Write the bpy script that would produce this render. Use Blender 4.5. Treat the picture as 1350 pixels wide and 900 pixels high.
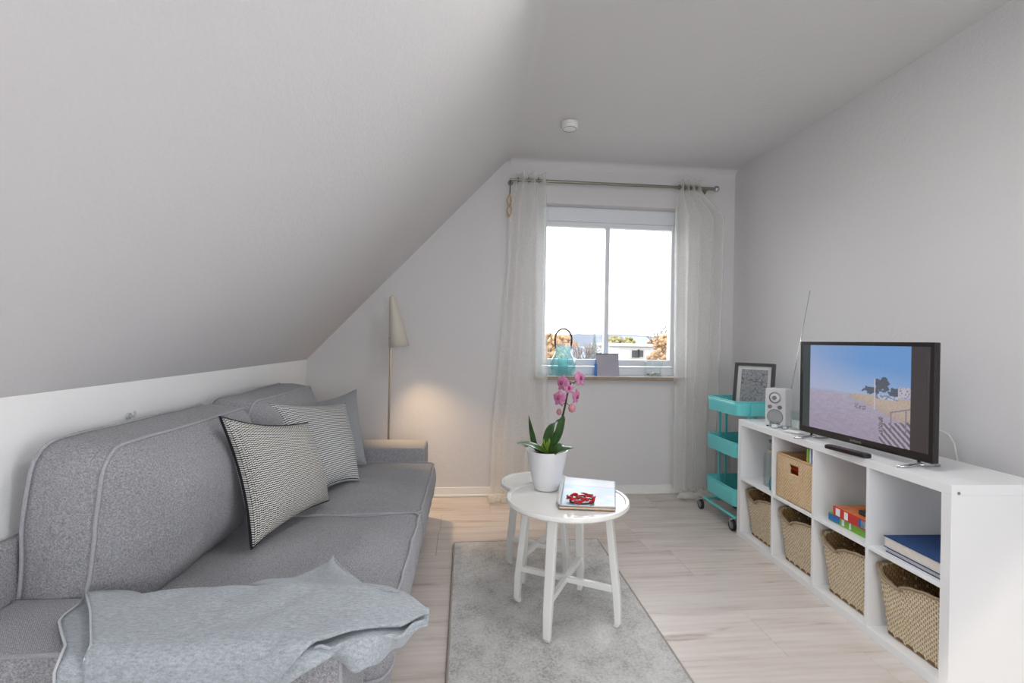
import bpy, bmesh, math, random
from math import sin, cos, pi, radians, sqrt, exp, atan2
from mathutils import Vector, Matrix, noise

for o in list(bpy.data.objects): bpy.data.objects.remove(o)
scn = bpy.context.scene
COL = scn.collection
random.seed(7)

# ------------------------------------------------------------------ camera
F, YAW, PITCH, ROLL, CH = 635.08, .098, -.002, .0163, 1.2673
cam_d = bpy.data.cameras.new('camera'); cam = bpy.data.objects.new('camera', cam_d); COL.objects.link(cam)
cam_d.sensor_fit = 'HORIZONTAL'; cam_d.sensor_width = 36; cam_d.lens = F * 36 / 1350
cam_d.clip_start = .03; cam_d.clip_end = 1500
fw = Vector((sin(YAW) * cos(PITCH), cos(YAW) * cos(PITCH), sin(PITCH)))
rt0 = Vector((cos(YAW), -sin(YAW), 0)); up0 = rt0.cross(fw)
rt = rt0 * cos(ROLL) + up0 * sin(ROLL); up = up0 * cos(ROLL) - rt0 * sin(ROLL)
cam.matrix_world = Matrix(((rt.x, up.x, -fw.x, 0), (rt.y, up.y, -fw.y, 0), (rt.z, up.z, -fw.z, CH), (0, 0, 0, 1)))
scn.camera = cam

# ------------------------------------------------------------------ sky, sun, exposure
vs = scn.view_settings
scn.display_settings.display_device = 'sRGB'
vs.view_transform = 'Standard'; vs.look = 'None'; vs.gamma = 1; vs.use_curve_mapping = False
vs.exposure = 0.12
SKY = 6.5
W = bpy.data.worlds.new('world'); scn.world = W; W.use_nodes = True
bg = W.node_tree.nodes['Background']; bg.inputs[0].default_value = (.94, .97, 1, 1); bg.inputs[1].default_value = SKY
sun_d = bpy.data.lights.new('sun', 'SUN'); sun_d.energy = 1.2; sun_d.angle = .02; sun_d.color = (1, .93, .82)
sun = bpy.data.objects.new('sun', sun_d); COL.objects.link(sun)
sun.rotation_euler = Vector((.75, .35, -.6)).to_track_quat('-Z', 'Y').to_euler()

# room dimensions (metres)
B, R, C, S, K, ZK, YR = 3.9232, 2.284, 2.742, .33, -1.2336, 1.0915, -2.6
WX0, WX1, WZ0, WZ1 = .60, 1.83, .985, 2.405          # window opening in the far wall
RX0, RX1, RZ0, RZ1 = -.35, 1.9, .75, 2.3               # assumed window behind the camera, added for daylight from the rear

def area(name, loc, size, direction, energy, color):
    d = bpy.data.lights.new(name, 'AREA'); d.shape = 'RECTANGLE'; d.size, d.size_y = size
    d.energy = energy; d.color = color
    o = bpy.data.objects.new(name, d); COL.objects.link(o); o.location = loc
    o.rotation_euler = Vector(direction).to_track_quat('-Z', 'Z').to_euler(); return o
# roof window and glazed door beside the camera: unseen, added to let in daylight
RFY0, RFY1, RFT0, RFT1 = -.25, .60, .40, .78
DY0, DY1, DZ1 = -.85, .15, 2.1
_sd = Vector((S - K, 0, C - ZK)); _sn = Vector((_sd.z, 0, -_sd.x)).normalized()
_rc = Vector((K, (RFY0 + RFY1) / 2, ZK)) + _sd * ((RFT0 + RFT1) / 2)
# light portals: they add no light, they only guide the sky's light through the openings
def portal(name, loc, size, direction):
    p = area(name, loc, size, direction, 10, (1, 1, 1)); p.data.cycles.is_portal = True; return p
portal('window_portal', ((WX0 + WX1) / 2, B + .3, (WZ0 + WZ1) / 2), (WX1 - WX0, WZ1 - WZ0), (0, -1, 0))
portal('rear_portal', ((RX0 + RX1) / 2, YR - .2, (RZ0 + RZ1) / 2), (RX1 - RX0, RZ1 - RZ0), (0, 1, 0))
portal('door_portal', (R + .2, (DY0 + DY1) / 2, DZ1 / 2), (DY1 - DY0, DZ1), (-1, 0, 0))
_a = portal('roof_portal', _rc - _sn * .2, (_sd.length * (RFT1 - RFT0), RFY1 - RFY0), _sn)
_a.rotation_euler = Matrix((_sd.normalized(), Vector((0, 1, 0)), _sd.normalized().cross(Vector((0, 1, 0))))).transposed().to_euler()
# added ceiling lamp, unseen above the top edge, fills the room with light
CL = Vector((.80, 1.50, C))
_l = area('added_ceiling_light', CL - Vector((0, 0, .075)), (.40, .40), (0, 0, -1), 11, (1, .99, .98)); _l.data.shape = 'DISK'

# ------------------------------------------------------------------ pixel -> place
def ray(px, py):
    a = (px - 675) / F; b = (450 - py) / F
    return fw + rt * a + up * b
EYE = Vector((0, 0, CH))
def pxZ(px, py, z): r = ray(px, py); return EYE + r * ((z - CH) / r.z)
def pxY(px, py, y): r = ray(px, py); return EYE + r * (y / r.y)
def pxX(px, py, x): r = ray(px, py); return EYE + r * (x / r.x)

# ------------------------------------------------------------------ materials
def srgb(c):
    if isinstance(c, str): c = tuple(int(c[i:i + 2], 16) for i in (0, 2, 4))
    f = lambda v: v / 12.92 if v <= .04045 else ((v + .055) / 1.055) ** 2.4
    return tuple(f(v / 255) for v in c) + (1,)
MATS = {}
class NT:
    def __init__(s, name):
        s.m = bpy.data.materials.new(name); s.m.use_nodes = True; s.n = s.m.node_tree.nodes; s.l = s.m.node_tree.links
        s.b = s.n['Principled BSDF']; s.out = s.n['Material Output']; MATS[name] = s.m
    def add(s, t, **kw):
        n = s.n.new(t)
        for k, v in kw.items():
            if k in n.inputs: n.inputs[k].default_value = v
            else: setattr(n, k, v)
        return n
    def link(s, a, b): s.l.new(a, b)
    def coord(s, kind='Object', scale=(1, 1, 1)):
        t = s.add('ShaderNodeTexCoord'); mp = s.add('ShaderNodeMapping'); mp.inputs['Scale'].default_value = scale
        s.link(t.outputs[kind], mp.inputs[0]); return mp.outputs[0]
    def noise(s, vec, scale, detail=4, rough=.55):
        n = s.add('ShaderNodeTexNoise'); n.inputs['Scale'].default_value = scale; n.inputs['Detail'].default_value = detail
        n.inputs['Roughness'].default_value = rough
        s.link(vec, n.inputs['Vector']); return n.outputs['Fac']
    def ramp(s, fac, stops):
        r = s.add('ShaderNodeValToRGB'); e = r.color_ramp.elements
        while len(e) < len(stops): e.new(.5)
        for q, (p_, c) in zip(e, stops): q.position = p_; q.color = c
        s.link(fac, r.inputs[0]); return r.outputs[0]
    def mix(s, fac, a, b, mode='MIX'):
        m = s.add('ShaderNodeMix', data_type='RGBA', blend_type=mode)
        for v, i in ((fac, 0), (a, 6), (b, 7)):
            if hasattr(v, 'is_linked') or hasattr(v, 'links'): s.link(v, m.inputs[i])
            else: m.inputs[i].default_value = v
        return m.outputs[2]
    def bump(s, h, strength, dist):
        b = s.add('ShaderNodeBump'); b.inputs['Strength'].default_value = strength; b.inputs['Distance'].default_value = dist
        s.link(h, b.inputs['Height']); s.link(b.outputs[0], s.b.inputs['Normal'])
    def math(s, op, a, b=0.):
        m = s.add('ShaderNodeMath', operation=op)
        for v, i in ((a, 0), (b, 1)):
            if hasattr(v, 'links'): s.link(v, m.inputs[i])
            else: m.inputs[i].default_value = v
        return m.outputs[0]

def plain(name, col, rough=.5, metal=0, var=.06, scale=12, bump=0, bscale=200, spec=.5, kind='Object'):
    t = NT(name); c = srgb(col); v = t.coord(kind)
    lo = tuple(x * (1 - var) for x in c[:3]) + (1,); hi = tuple(min(1, x * (1 + var)) for x in c[:3]) + (1,)
    t.link(t.ramp(t.noise(v, scale), [(.3, lo), (.7, hi)]), t.b.inputs['Base Color'])
    t.b.inputs['Roughness'].default_value = rough; t.b.inputs['Metallic'].default_value = metal
    t.b.inputs['Specular IOR Level'].default_value = spec
    if bump: t.bump(t.noise(v, bscale, 3), bump, .003)
    return t.m

def wall_mat(name, col):
    t = NT(name); c = srgb(col); v = t.coord('Object')
    lo = tuple(x * .985 for x in c[:3]) + (1,)
    t.link(t.ramp(t.noise(v, 1.5, 3), [(.3, lo), (.7, c)]), t.b.inputs['Base Color'])
    t.b.inputs['Roughness'].default_value = .9; t.b.inputs['Specular IOR Level'].default_value = .15
    h = t.math('ADD', t.noise(v, 90, 4, .6), t.math('MULTIPLY', t.noise(v, 28, 2), .8))
    t.bump(h, .42, .004); return t.m
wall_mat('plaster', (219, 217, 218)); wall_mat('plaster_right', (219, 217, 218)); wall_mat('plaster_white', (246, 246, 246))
plain('white_trim', (238, 237, 234), .45, var=.01)
plain('window_pvc', (232, 235, 240), .3, var=.01)
plain('lacquer_white', (240, 241, 242), .38, var=.008, scale=3)
plain('table_white', (240, 240, 236), .14, var=.01, scale=3)
plain('pot_white', (238, 238, 240), .25, var=.01)
plain('plastic_white', (235, 235, 235), .4, var=.01)

def fabric(name, col, var, wscale, bump=.5, big=.08, rough=.95, uv=False):
    t = NT(name); v = t.coord('UV' if uv else 'Object'); c = srgb(col)
    k = lambda f: tuple(min(1, x * f) for x in c[:3]) + (1,)
    w1 = t.add('ShaderNodeTexWave', wave_type='BANDS', bands_direction='DIAGONAL'); w1.inputs['Scale'].default_value = wscale
    w1.inputs['Distortion'].default_value = 1.2; w1.inputs['Detail'].default_value = 1
    t.link(v, w1.inputs['Vector'])
    n = t.noise(v, wscale * 1.6, 3, .7)
    h = t.math('ADD', t.math('MULTIPLY', w1.outputs['Fac'], .16), t.math('MULTIPLY', n, .95))
    base = t.ramp(h, [(.25, k(1 - var)), (.85, k(1 + var))])
    bigc = t.ramp(t.noise(v, 3.5, 3), [(.3, k(0) if False else (1 - big, 1 - big, 1 - big, 1)), (.7, (1, 1, 1, 1))])
    t.link(t.mix(1.0, base, bigc, 'MULTIPLY'), t.b.inputs['Base Color'])
    t.b.inputs['Roughness'].default_value = rough; t.b.inputs['Specular IOR Level'].default_value = .12
    t.b.inputs['Sheen Weight'].default_value = .15
    t.bump(h, bump, .003); return t.m
fabric('sofa_fabric', (160, 160, 164), .75, 150, .8)
fabric('sofa_piping', (172, 172, 177), .3, 160, .4)
fabric('pillow_plain', (160, 164, 167), .35, 120, .6)
fabric('dark_edge', (38, 37, 42), .3, 150, .4)

def blanket_mat():
    t = NT('blanket_wool'); v = t.coord('Object', (1, 1, 1)); c = srgb((176, 183, 189))
    k = lambda f: tuple(min(1, x * f) for x in c[:3]) + (1,)
    v2 = t.coord('Object', (60, 190, 120))
    n = t.math('ADD', t.math('MULTIPLY', t.noise(v2, 1.2, 3, .7), .7), t.math('MULTIPLY', t.noise(v, 260, 2), .3))
    t.link(t.ramp(n, [(.3, k(.62)), (.7, k(1.22))]), t.b.inputs['Base Color'])
    t.b.inputs['Roughness'].default_value = 1; t.b.inputs['Specular IOR Level'].default_value = .1
    t.b.inputs['Sheen Weight'].default_value = .25
    t.bump(n, .5, .004)
blanket_mat()

def knit(name, rows, cols, light, dark, chev):
    """two-tone pillow knit; uv in 0..1"""
    t = NT(name); u = t.coord('UV', (cols, rows, 1))
    sx_ = t.add('ShaderNodeSeparateXYZ'); t.link(u, sx_.inputs[0])
    X_, Y_ = sx_.outputs[0], sx_.outputs[1]
    tri = t.math('PINGPONG', X_, .5)                      # zig-zag
    ph = t.math('FRACT', t.math('ADD', Y_, t.math('MULTIPLY', tri, chev)))
    stripe = t.math('ABSOLUTE', t.math('SUBTRACT', ph, .5))
    colm = t.math('ABSOLUTE', t.math('SUBTRACT', t.math('FRACT', t.math('MULTIPLY', X_, 2)), .5))
    h = t.math('SUBTRACT', stripe, t.math('MULTIPLY', t.math('GREATER_THAN', colm, .42), .22))
    n = t.noise(u, 1.3, 2)
    h2 = t.math('ADD', h, t.math('MULTIPLY', t.math('SUBTRACT', n, .5), .25))
    t.link(t.ramp(h2, [(.17, srgb(dark)), (.27, srgb(light))]), t.b.inputs['Base Color'])
    t.b.inputs['Roughness'].default_value = .95; t.b.inputs['Specular IOR Level'].default_value = .1
    t.bump(h2, .7, .004)
knit('knit_bold', 58, 34, (236, 233, 227), (54, 54, 60), 1.0)
knit('knit_fine', 46, 24, (230, 230, 228), (100, 101, 107), .5)

def wood_floor():
    t = NT('oak_laminate'); oi = t.add('ShaderNodeObjectInfo'); tc = t.add('ShaderNodeTexCoord')
    off = t.add('ShaderNodeVectorMath', operation='SCALE'); 
    cx = t.add('ShaderNodeCombineXYZ'); t.link(oi.outputs['Random'], cx.inputs[0]); t.link(oi.outputs['Random'], cx.inputs[1]); t.link(oi.outputs['Random'], cx.inputs[2])
    t.link(cx.outputs[0], off.inputs[0]); off.inputs['Scale'].default_value = 37
    ad = t.add('ShaderNodeVectorMath', operation='ADD'); t.link(tc.outputs['Object'], ad.inputs[0]); t.link(off.outputs[0], ad.inputs[1])
    mp = t.add('ShaderNodeMapping'); mp.inputs['Scale'].default_value = (1.1, 9, 1); t.link(ad.outputs[0], mp.inputs[0])
    mp2 = t.add('ShaderNodeMapping'); mp2.inputs['Scale'].default_value = (2.2, 90, 1); t.link(ad.outputs[0], mp2.inputs[0])
    g1 = t.noise(mp.outputs[0], 1.6, 6, .62); g2 = t.noise(mp2.outputs[0], 1.5, 4, .6)
    w = t.add('ShaderNodeTexWave', bands_direction='Y'); w.inputs['Scale'].default_value = 2.6; w.inputs['Distortion'].default_value = 9
    w.inputs['Detail'].default_value = 3; w.inputs['Detail Scale'].default_value = .8
    mp3 = t.add('ShaderNodeMapping'); mp3.inputs['Scale'].default_value = (.35, 3.2, 1); t.link(ad.outputs[0], mp3.inputs[0]); t.link(mp3.outputs[0], w.inputs['Vector'])
    g = t.math('ADD', t.math('ADD', t.math('MULTIPLY', g1, .78), t.math('MULTIPLY', g2, .14)), t.math('MULTIPLY', w.outputs['Fac'], .08))
    base = t.ramp(g, [(.25, srgb((186, 173, 165))), (.42, srgb((214, 203, 195))), (.6, srgb((226, 217, 211))), (.8, srgb((232, 226, 221)))])
    kn = t.ramp(t.noise(mp.outputs[0], 1.1, 5, .65), [(.60, (1, 1, 1, 1)), (.72, srgb((206, 194, 186)))])
    tint = t.ramp(oi.outputs['Random'], [(0, (.92, .92, .92, 1)), (1, (1, 1, 1, 1))])
    t.link(t.mix(1.0, t.mix(1.0, base, kn, 'MULTIPLY'), tint, 'MULTIPLY'), t.b.inputs['Base Color'])
    t.b.inputs['Roughness'].default_value = .36; t.b.inputs['Specular IOR Level'].default_value = .45
    t.bump(g2, .12, .001)
wood_floor()
plain('floor_joint', (140, 128, 120), .9, var=.05)

def rug_mat():
    t = NT('rug_pile'); v = t.coord('Object')
    n = t.math('ADD', t.math('MULTIPLY', t.noise(v, 7, 4, .7), .5), t.math('MULTIPLY', t.noise(v, 95, 4, .75), .6))
    t.link(t.ramp(n, [(.38, srgb((156, 154, 152))), (.54, srgb((212, 210, 208))), (.70, srgb((236, 234, 232)))]), t.b.inputs['Base Color'])
    t.b.inputs['Roughness'].default_value = 1; t.b.inputs['Specular IOR Level'].default_value = .05; t.b.inputs['Sheen Weight'].default_value = .2
    t.bump(t.noise(v, 170, 4, .7), 1, .006)
rug_mat()
fabric('rug_binding', (168, 160, 152), .3, 140, .4)

def thin_glass(name, col=(255, 255, 255), refl=.8, tint_diff=0):
    t = NT(name); t.n.remove(t.b)
    tr = t.add('ShaderNodeBsdfTransparent'); tr.inputs[0].default_value = srgb(col)
    gl = t.add('ShaderNodeBsdfGlossy'); gl.inputs['Roughness'].default_value = .03
    fr = t.add('ShaderNodeLayerWeight'); fr.inputs[0].default_value = .25
    mx = t.add('ShaderNodeMixShader'); f = t.math('ADD', t.math('MULTIPLY', fr.outputs['Fresnel'], refl), .02)
    t.link(f, mx.inputs[0]); t.link(tr.outputs[0], mx.inputs[1]); t.link(gl.outputs[0], mx.inputs[2]); last = mx
    if tint_diff:
        df = t.add('ShaderNodeBsdfTranslucent'); df.inputs[0].default_value = srgb(col)
        d2 = t.add('ShaderNodeBsdfDiffuse'); d2.inputs[0].default_value = srgb(col)
        a = t.add('ShaderNodeMixShader'); a.inputs[0].default_value = .5; t.link(df.outputs[0], a.inputs[1]); t.link(d2.outputs[0], a.inputs[2])
        m2 = t.add('ShaderNodeMixShader'); m2.inputs[0].default_value = tint_diff
        t.link(mx.outputs[0], m2.inputs[1]); t.link(a.outputs[0], m2.inputs[2]); last = m2
    t.link(last.outputs[0], t.out.inputs[0])
thin_glass('pane_glass'); thin_glass('clear_glass', (251, 254, 254), .3); thin_glass('aqua_glass', (216, 247, 248), .45, tint_diff=.18)
thin_glass('aqua_vase', (120, 205, 215), tint_diff=.5); thin_glass('smoked_clear', (246, 250, 250), .35, tint_diff=.05)

def sheer():
    t = NT('sheer_curtain'); t.n.remove(t.b); v = t.coord('Object')
    c = srgb((251, 250, 247))
    d = t.add('ShaderNodeBsdfDiffuse'); d.inputs[0].default_value = c
    tl = t.add('ShaderNodeBsdfTranslucent'); tl.inputs[0].default_value = c
    tr = t.add('ShaderNodeBsdfTransparent')
    a = t.add('ShaderNodeMixShader'); a.inputs[0].default_value = .55; t.link(d.outputs[0], a.inputs[1]); t.link(tl.outputs[0], a.inputs[2])
    m = t.add('ShaderNodeMixShader'); f = t.ramp(t.noise(v, 220, 2), [(.3, (.42, .42, .42, 1)), (.7, (.6, .6, .6, 1))])
    t.link(f, m.inputs[0]); t.link(tr.outputs[0], m.inputs[1]); t.link(a.outputs[0], m.inputs[2]); t.link(m.outputs[0], t.out.inputs[0])
sheer()
plain('rod_metal', (150, 145, 132), .35, 1.0, .05)
plain('chrome', (190, 192, 195), .18, 1.0, .02)
plain('lamp_metal', (206, 200, 188), .4, 0, .02)
plain('lamp_pole', (170, 158, 138), .35, .6, .03)
plain('twine', (188, 156, 116), .8, bump=.5)
plain('teal_paint', (104, 205, 207), .38, var=.02, scale=4)
plain('black_rubber', (34, 34, 36), .7)
plain('black_plastic', (26, 25, 25), .28, var=.03)
plain('tv_bezel', (36, 33, 32), .2, var=.03)
plain('grey_button', (120, 120, 124), .5)
plain('frame_grey', (74, 74, 78), .45)
plain('card_white', (240, 240, 238), .7, var=.01)
plain('sill_wood', (156, 138, 118), .5, scale=30, var=.12)
plain('leather', (84, 66, 52), .6)
plain('blue_cloth', (33, 70, 124), .75, bump=.3, bscale=500)
plain('paper_edge', (225, 218, 210), .9, var=.05, scale=60)
plain('leaf_green', (58, 92, 46), .32, var=.25, scale=25)
plain('leaf_young', (140, 165, 60), .4, var=.2, scale=40)
plain('stem_dark', (62, 62, 44), .6, var=.3, scale=60)
plain('petal_pink', (200, 128, 168), .6, var=.22, scale=70)
plain('petal_deep', (150, 50, 90), .6, var=.2, scale=60)
plain('bud_pink', (205, 140, 150), .6, var=.2)
plain('soil_bark', (86, 62, 44), .9, bump=1, bscale=80)
plain('chili_red', (186, 24, 32), .28, var=.3, scale=60)
plain('game_red', (205, 52, 46), .4); plain('game_green', (120, 186, 52), .4); plain('game_blue', (40, 110, 190), .4)
plain('game_orange', (222, 128, 72), .45, var=.25, scale=18)
plain('folder_orange', (222, 84, 40), .5); plain('book_green', (150, 196, 80), .5); plain('book_navy', (36, 58, 120), .5); plain('book_white', (232, 236, 240), .5)
plain('radio_white', (214, 216, 218), .35, var=.01); plain('radio_grille', (165, 168, 170), .6, bump=.8, bscale=400)
plain('pebble', (170, 165, 158), .6, var=.35, scale=40)
plain('print_blue', (70, 130, 200), .5); plain('cal_card', (176, 172, 184), .7, var=.03)
plain('rope', (206, 190, 160), .9, bump=.6)
plain('hem_thread', (196, 200, 202), .9); plain('wire_white', (228, 228, 226), .5, var=.01)
plain('book_tan', (190, 150, 104), .7, var=.15, scale=40)
plain('sand_picture', (208, 214, 222), .3, var=.04)

def wicker(name, light, mid, dark, rows, cols):
    t = NT(name); u = t.coord('UV', (1, 1, 1)); c = t.add('ShaderNodeTexBrick')
    c.offset = .5; c.squash = 1
    c.inputs['Scale'].default_value = 1; c.inputs['Brick Width'].default_value = 1 / cols; c.inputs['Row Height'].default_value = 1 / rows
    c.inputs['Mortar Size'].default_value = .0022; c.inputs['Mortar Smooth'].default_value = .6
    c.inputs['Color1'].default_value = srgb(light); c.inputs['Color2'].default_value = srgb(mid); c.inputs['Mortar'].default_value = srgb(dark)
    t.link(u, c.inputs['Vector'])
    n = t.noise(u, 60, 3)
    col = t.mix(t.math('MULTIPLY', n, .55), c.outputs['Color'], srgb(mid))
    t.link(col, t.b.inputs['Base Color']); t.b.inputs['Roughness'].default_value = .8; t.b.inputs['Specular IOR Level'].default_value = .2
    t.bump(t.math('SUBTRACT', 1., c.outputs['Fac']), .8, .004)
wicker('wicker_seagrass', (242, 228, 200), (226, 206, 174), (122, 102, 80), 26, 66)
wicker('wicker_rattan', (240, 216, 180), (230, 198, 156), (176, 138, 100), 24, 60)
wicker('wicker_inside', (206, 170, 120), (182, 146, 100), (104, 78, 50), 22, 60)

def attr_mat(name, emit=0, rough=.4):
    t = NT(name); a = t.add('ShaderNodeAttribute', attribute_name='Col')
    n = t.noise(t.coord('Object'), 300, 2)
    col = t.mix(.12, a.outputs['Color'], t.mix(1.0, a.outputs['Color'], t.ramp(n, [(.3, (.5, .5, .5, 1)), (.7, (1.5, 1.5, 1.5, 1))]), 'MULTIPLY'))
    if emit:
        t.b.inputs['Base Color'].default_value = (.01, .01, .01, 1)
        t.link(col, t.b.inputs['Emission Color']); t.b.inputs['Emission Strength'].default_value = emit
    else: t.link(col, t.b.inputs['Base Color'])
    t.b.inputs['Roughness'].default_value = rough
attr_mat('tv_picture', .85, .15); attr_mat('framed_print', 0, .25); attr_mat('cover_print', 0, .3)
t = NT('lamp_bulb'); t.b.inputs['Emission Color'].default_value = (1, .78, .5, 1); t.b.inputs['Emission Strength'].default_value = 14
nz = t.noise(t.coord(), 5); t.link(t.ramp(nz, [(0, (1, .9, .8, 1)), (1, (1, .95, .9, 1))]), t.b.inputs['Base Color'])
t = NT('added_lamp_diffuser'); t.b.inputs['Emission Color'].default_value = (1, .97, .93, 1); t.b.inputs['Emission Strength'].default_value = 3  # glow of the added, unseen ceiling lamp
t.link(t.ramp(t.noise(t.coord(), 4), [(0, (.9, .9, .9, 1)), (1, (.95, .95, .95, 1))]), t.b.inputs['Base Color'])
# outdoors
plain('ext_grass', (116, 120, 112), 1, var=.2, scale=.2); plain('ext_plaster', (150, 148, 146), .9, var=.05); plain('ext_cream', (132, 112, 92), .9, var=.05)
plain('ext_roof_red', (112, 80, 68), .9, var=.1); plain('ext_roof_grey', (88, 96, 108), .9, var=.1); plain('ext_window', (26, 27, 32), .3)
plain('ext_conifer', (74, 90, 90), 1, var=.3, scale=2); plain('ext_autumn', (130, 104, 76), 1, var=.25, scale=2); plain('ext_olive', (108, 102, 68), 1, var=.25, scale=1)
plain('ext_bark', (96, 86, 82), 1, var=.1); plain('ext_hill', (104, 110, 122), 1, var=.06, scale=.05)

# ------------------------------------------------------------------ mesh helpers
ORG = {}
def tag(o, label, cat, group=None, kind=None):
    if label: o['label'] = label
    if cat: o['category'] = cat
    if group: o['group'] = group
    if kind: o['kind'] = kind
    return o
def thing(name, label, cat, loc, rz=0, group=None, world=False):
    o = bpy.data.objects.new(name, None); COL.objects.link(o); o.empty_display_size = .05
    o.location = loc; o.rotation_euler = (0, 0, rz); ORG[o.name] = Vector(loc) if world else Vector((0, 0, 0))
    return tag(o, label, cat, group)

class MB:
    def __init__(s): s.v = []; s.f = []; s.uv = None; s.col = None
    def box(s, lo, hi, rot=None, piv=None):
        i = len(s.v)
        for z in (lo[2], hi[2]):
            for y in (lo[1], hi[1]):
                for x in (lo[0], hi[0]):
                    q = Vector((x, y, z))
                    if rot is not None: q = rot @ (q - piv) + piv
                    s.v.append(q)
        s.f += [[i + a for a in f] for f in ((0, 2, 3, 1), (4, 5, 7, 6), (0, 1, 5, 4), (2, 6, 7, 3), (0, 4, 6, 2), (1, 3, 7, 5))]
        return s
    def prism(s, poly, axis, a, b):
        """poly of 2-D points swept along axis from a to b"""
        def mk(p, t):
            return {'x': Vector((t, p[0], p[1])), 'y': Vector((p[0], t, p[1])), 'z': Vector((p[0], p[1], t))}[axis]
        i = len(s.v); n = len(poly)
        s.v += [mk(p, a) for p in poly] + [mk(p, b) for p in poly]
        s.f.append(list(range(i, i + n))); s.f.append(list(range(i + 2 * n - 1, i + n - 1, -1)))
        s.f += [[i + k, i + n + k, i + n + (k + 1) % n, i + (k + 1) % n] for k in range(n)]
        return s
    def cyl(s, p0, p1, r0, r1=None, n=16, caps=True):
        r1 = r0 if r1 is None else r1; p0 = Vector(p0); p1 = Vector(p1)
        d = (p1 - p0).normalized(); a = d.orthogonal().normalized(); b = d.cross(a); i = len(s.v)
        for p_, r in ((p0, r0), (p1, r1)):
            s.v += [p_ + (a * cos(2 * pi * k / n) + b * sin(2 * pi * k / n)) * r for k in range(n)]
        s.f += [[i + k, i + (k + 1) % n, i + n + (k + 1) % n, i + n + k] for k in range(n)]
        if caps: s.f += [list(range(i + n - 1, i - 1, -1)), list(range(i + n, i + 2 * n))]
        return s
    def tube(s, pts, r, n=8, closed=False, flat=1.0):
        pts = [Vector(p_) for p_ in pts]; m = len(pts); i = len(s.v); a = None
        for k, p_ in enumerate(pts):
            q0 = pts[(k - 1) % m] if (k or closed) else p_; q1 = pts[(k + 1) % m] if (k < m - 1 or closed) else p_
            d = (q1 - q0).normalized()
            if a is None: a = d.orthogonal().normalized()
            a = (a - d * a.dot(d)); a = a.normalized() if a.length > 1e-6 else d.orthogonal().normalized()
            b = d.cross(a); rr = r(k / (m - 1)) if callable(r) else r
            s.v += [p_ + a * cos(2 * pi * j / n) * rr + b * sin(2 * pi * j / n) * rr * flat for j in range(n)]
        for k in range(m if closed else m - 1):
            for j in range(n):
                k2 = (k + 1) % m
                s.f.append([i + k * n + j, i + k * n + (j + 1) % n, i + k2 * n + (j + 1) % n, i + k2 * n + j])
        if not closed: s.f += [list(range(i + n - 1, i - 1, -1)), list(range(i + (m - 1) * n, i + m * n))]
        return s
    def lathe(s, prof, n=32, c=(0, 0, 0), capb=True, capt=False):
        i = len(s.v); c = Vector(c)
        for r, z in prof: s.v += [c + Vector((r * cos(2 * pi * k / n), r * sin(2 * pi * k / n), z)) for k in range(n)]
        for j in range(len(prof) - 1):
            s.f += [[i + j * n + k, i + j * n + (k + 1) % n, i + (j + 1) * n + (k + 1) % n, i + (j + 1) * n + k] for k in range(n)]
        if capb: s.f.append(list(range(i + n - 1, i - 1, -1)))
        if capt: s.f.append(list(range(i + (len(prof) - 1) * n, i + len(prof) * n)))
        return s
    def grid(s, nu, nv, fn, wrap=False, skip=None, uvs=None):
        """fn(u, v) -> point, u and v in 0..1"""
        i = len(s.v); mu = nu if wrap else nu + 1
        for b in range(nv + 1):
            for a in range(mu):
                s.v.append(Vector(fn(a / nu, b / nv)))
                if s.uv is not None: s.uv.append((a / nu, b / nv) if uvs is None else uvs(a / nu, b / nv))
        for b in range(nv):
            for a in range(nu):
                if skip and skip(a, b): continue
                a2 = (a + 1) % mu if wrap else a + 1
                s.f.append([i + b * mu + a, i + b * mu + a2, i + (b + 1) * mu + a2, i + (b + 1) * mu + a])
        return s
    def build(s, name, mat, parent=None, smooth=False, bevel=0, seg=2, loc=None, ang=38, solid=0, sub=0, soff=0, recalc=True):
        org = ORG.get(parent.name, Vector((0, 0, 0))) if parent is not None else (Vector(loc) if loc is not None else Vector((0, 0, 0)))
        me = bpy.data.meshes.new(name)
        me.from_pydata([tuple(v - org) for v in s.v], [], s.f)
        if recalc:
            bm = bmesh.new(); bm.from_mesh(me); bmesh.ops.recalc_face_normals(bm, faces=bm.faces[:]); bm.to_mesh(me); bm.free()
        if s.uv is not None:
            l = me.uv_layers.new(name='UVMap')
            for lp in me.loops: l.data[lp.index].uv = s.uv[lp.vertex_index]
        if s.col is not None:
            a = me.color_attributes.new('Col', 'FLOAT_COLOR', 'POINT')
            for k, c in enumerate(s.col): a.data[k].color = srgb([max(0, min(255, q)) for q in c])
        if smooth:
            for p_ in me.polygons: p_.use_smooth = True
            if ang < 180: me.set_sharp_from_angle(angle=radians(ang))
        o = bpy.data.objects.new(name, me); COL.objects.link(o); me.materials.append(MATS[mat])
        if parent is not None: o.parent = parent; ORG[o.name] = org
        elif loc is not None: o.location = loc; ORG[o.name] = Vector(loc)
        if solid: m = o.modifiers.new('thick', 'SOLIDIFY'); m.thickness = solid; m.offset = soff
        if bevel: m = o.modifiers.new('bevel', 'BEVEL'); m.width = bevel; m.segments = seg; m.limit_method = 'ANGLE'; m.angle_limit = radians(35)
        if sub: m = o.modifiers.new('sub', 'SUBSURF'); m.levels = sub; m.render_levels = sub
        return o
def link_copy(o, parent):
    c = o.copy(); COL.objects.link(c); c.parent = parent; return c
def dup(root, loc, rz, label, group=None):
    r = root.copy(); COL.objects.link(r); r.location = loc; r.rotation_euler = (0, 0, rz); r['label'] = label
    if group: r['group'] = group
    for ch in list(root.children):
        c = link_copy(ch, r)
        for g in list(ch.children): link_copy(g, c)
    return r
def lerp(a, b, t): return a + (b - a) * t
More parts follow.
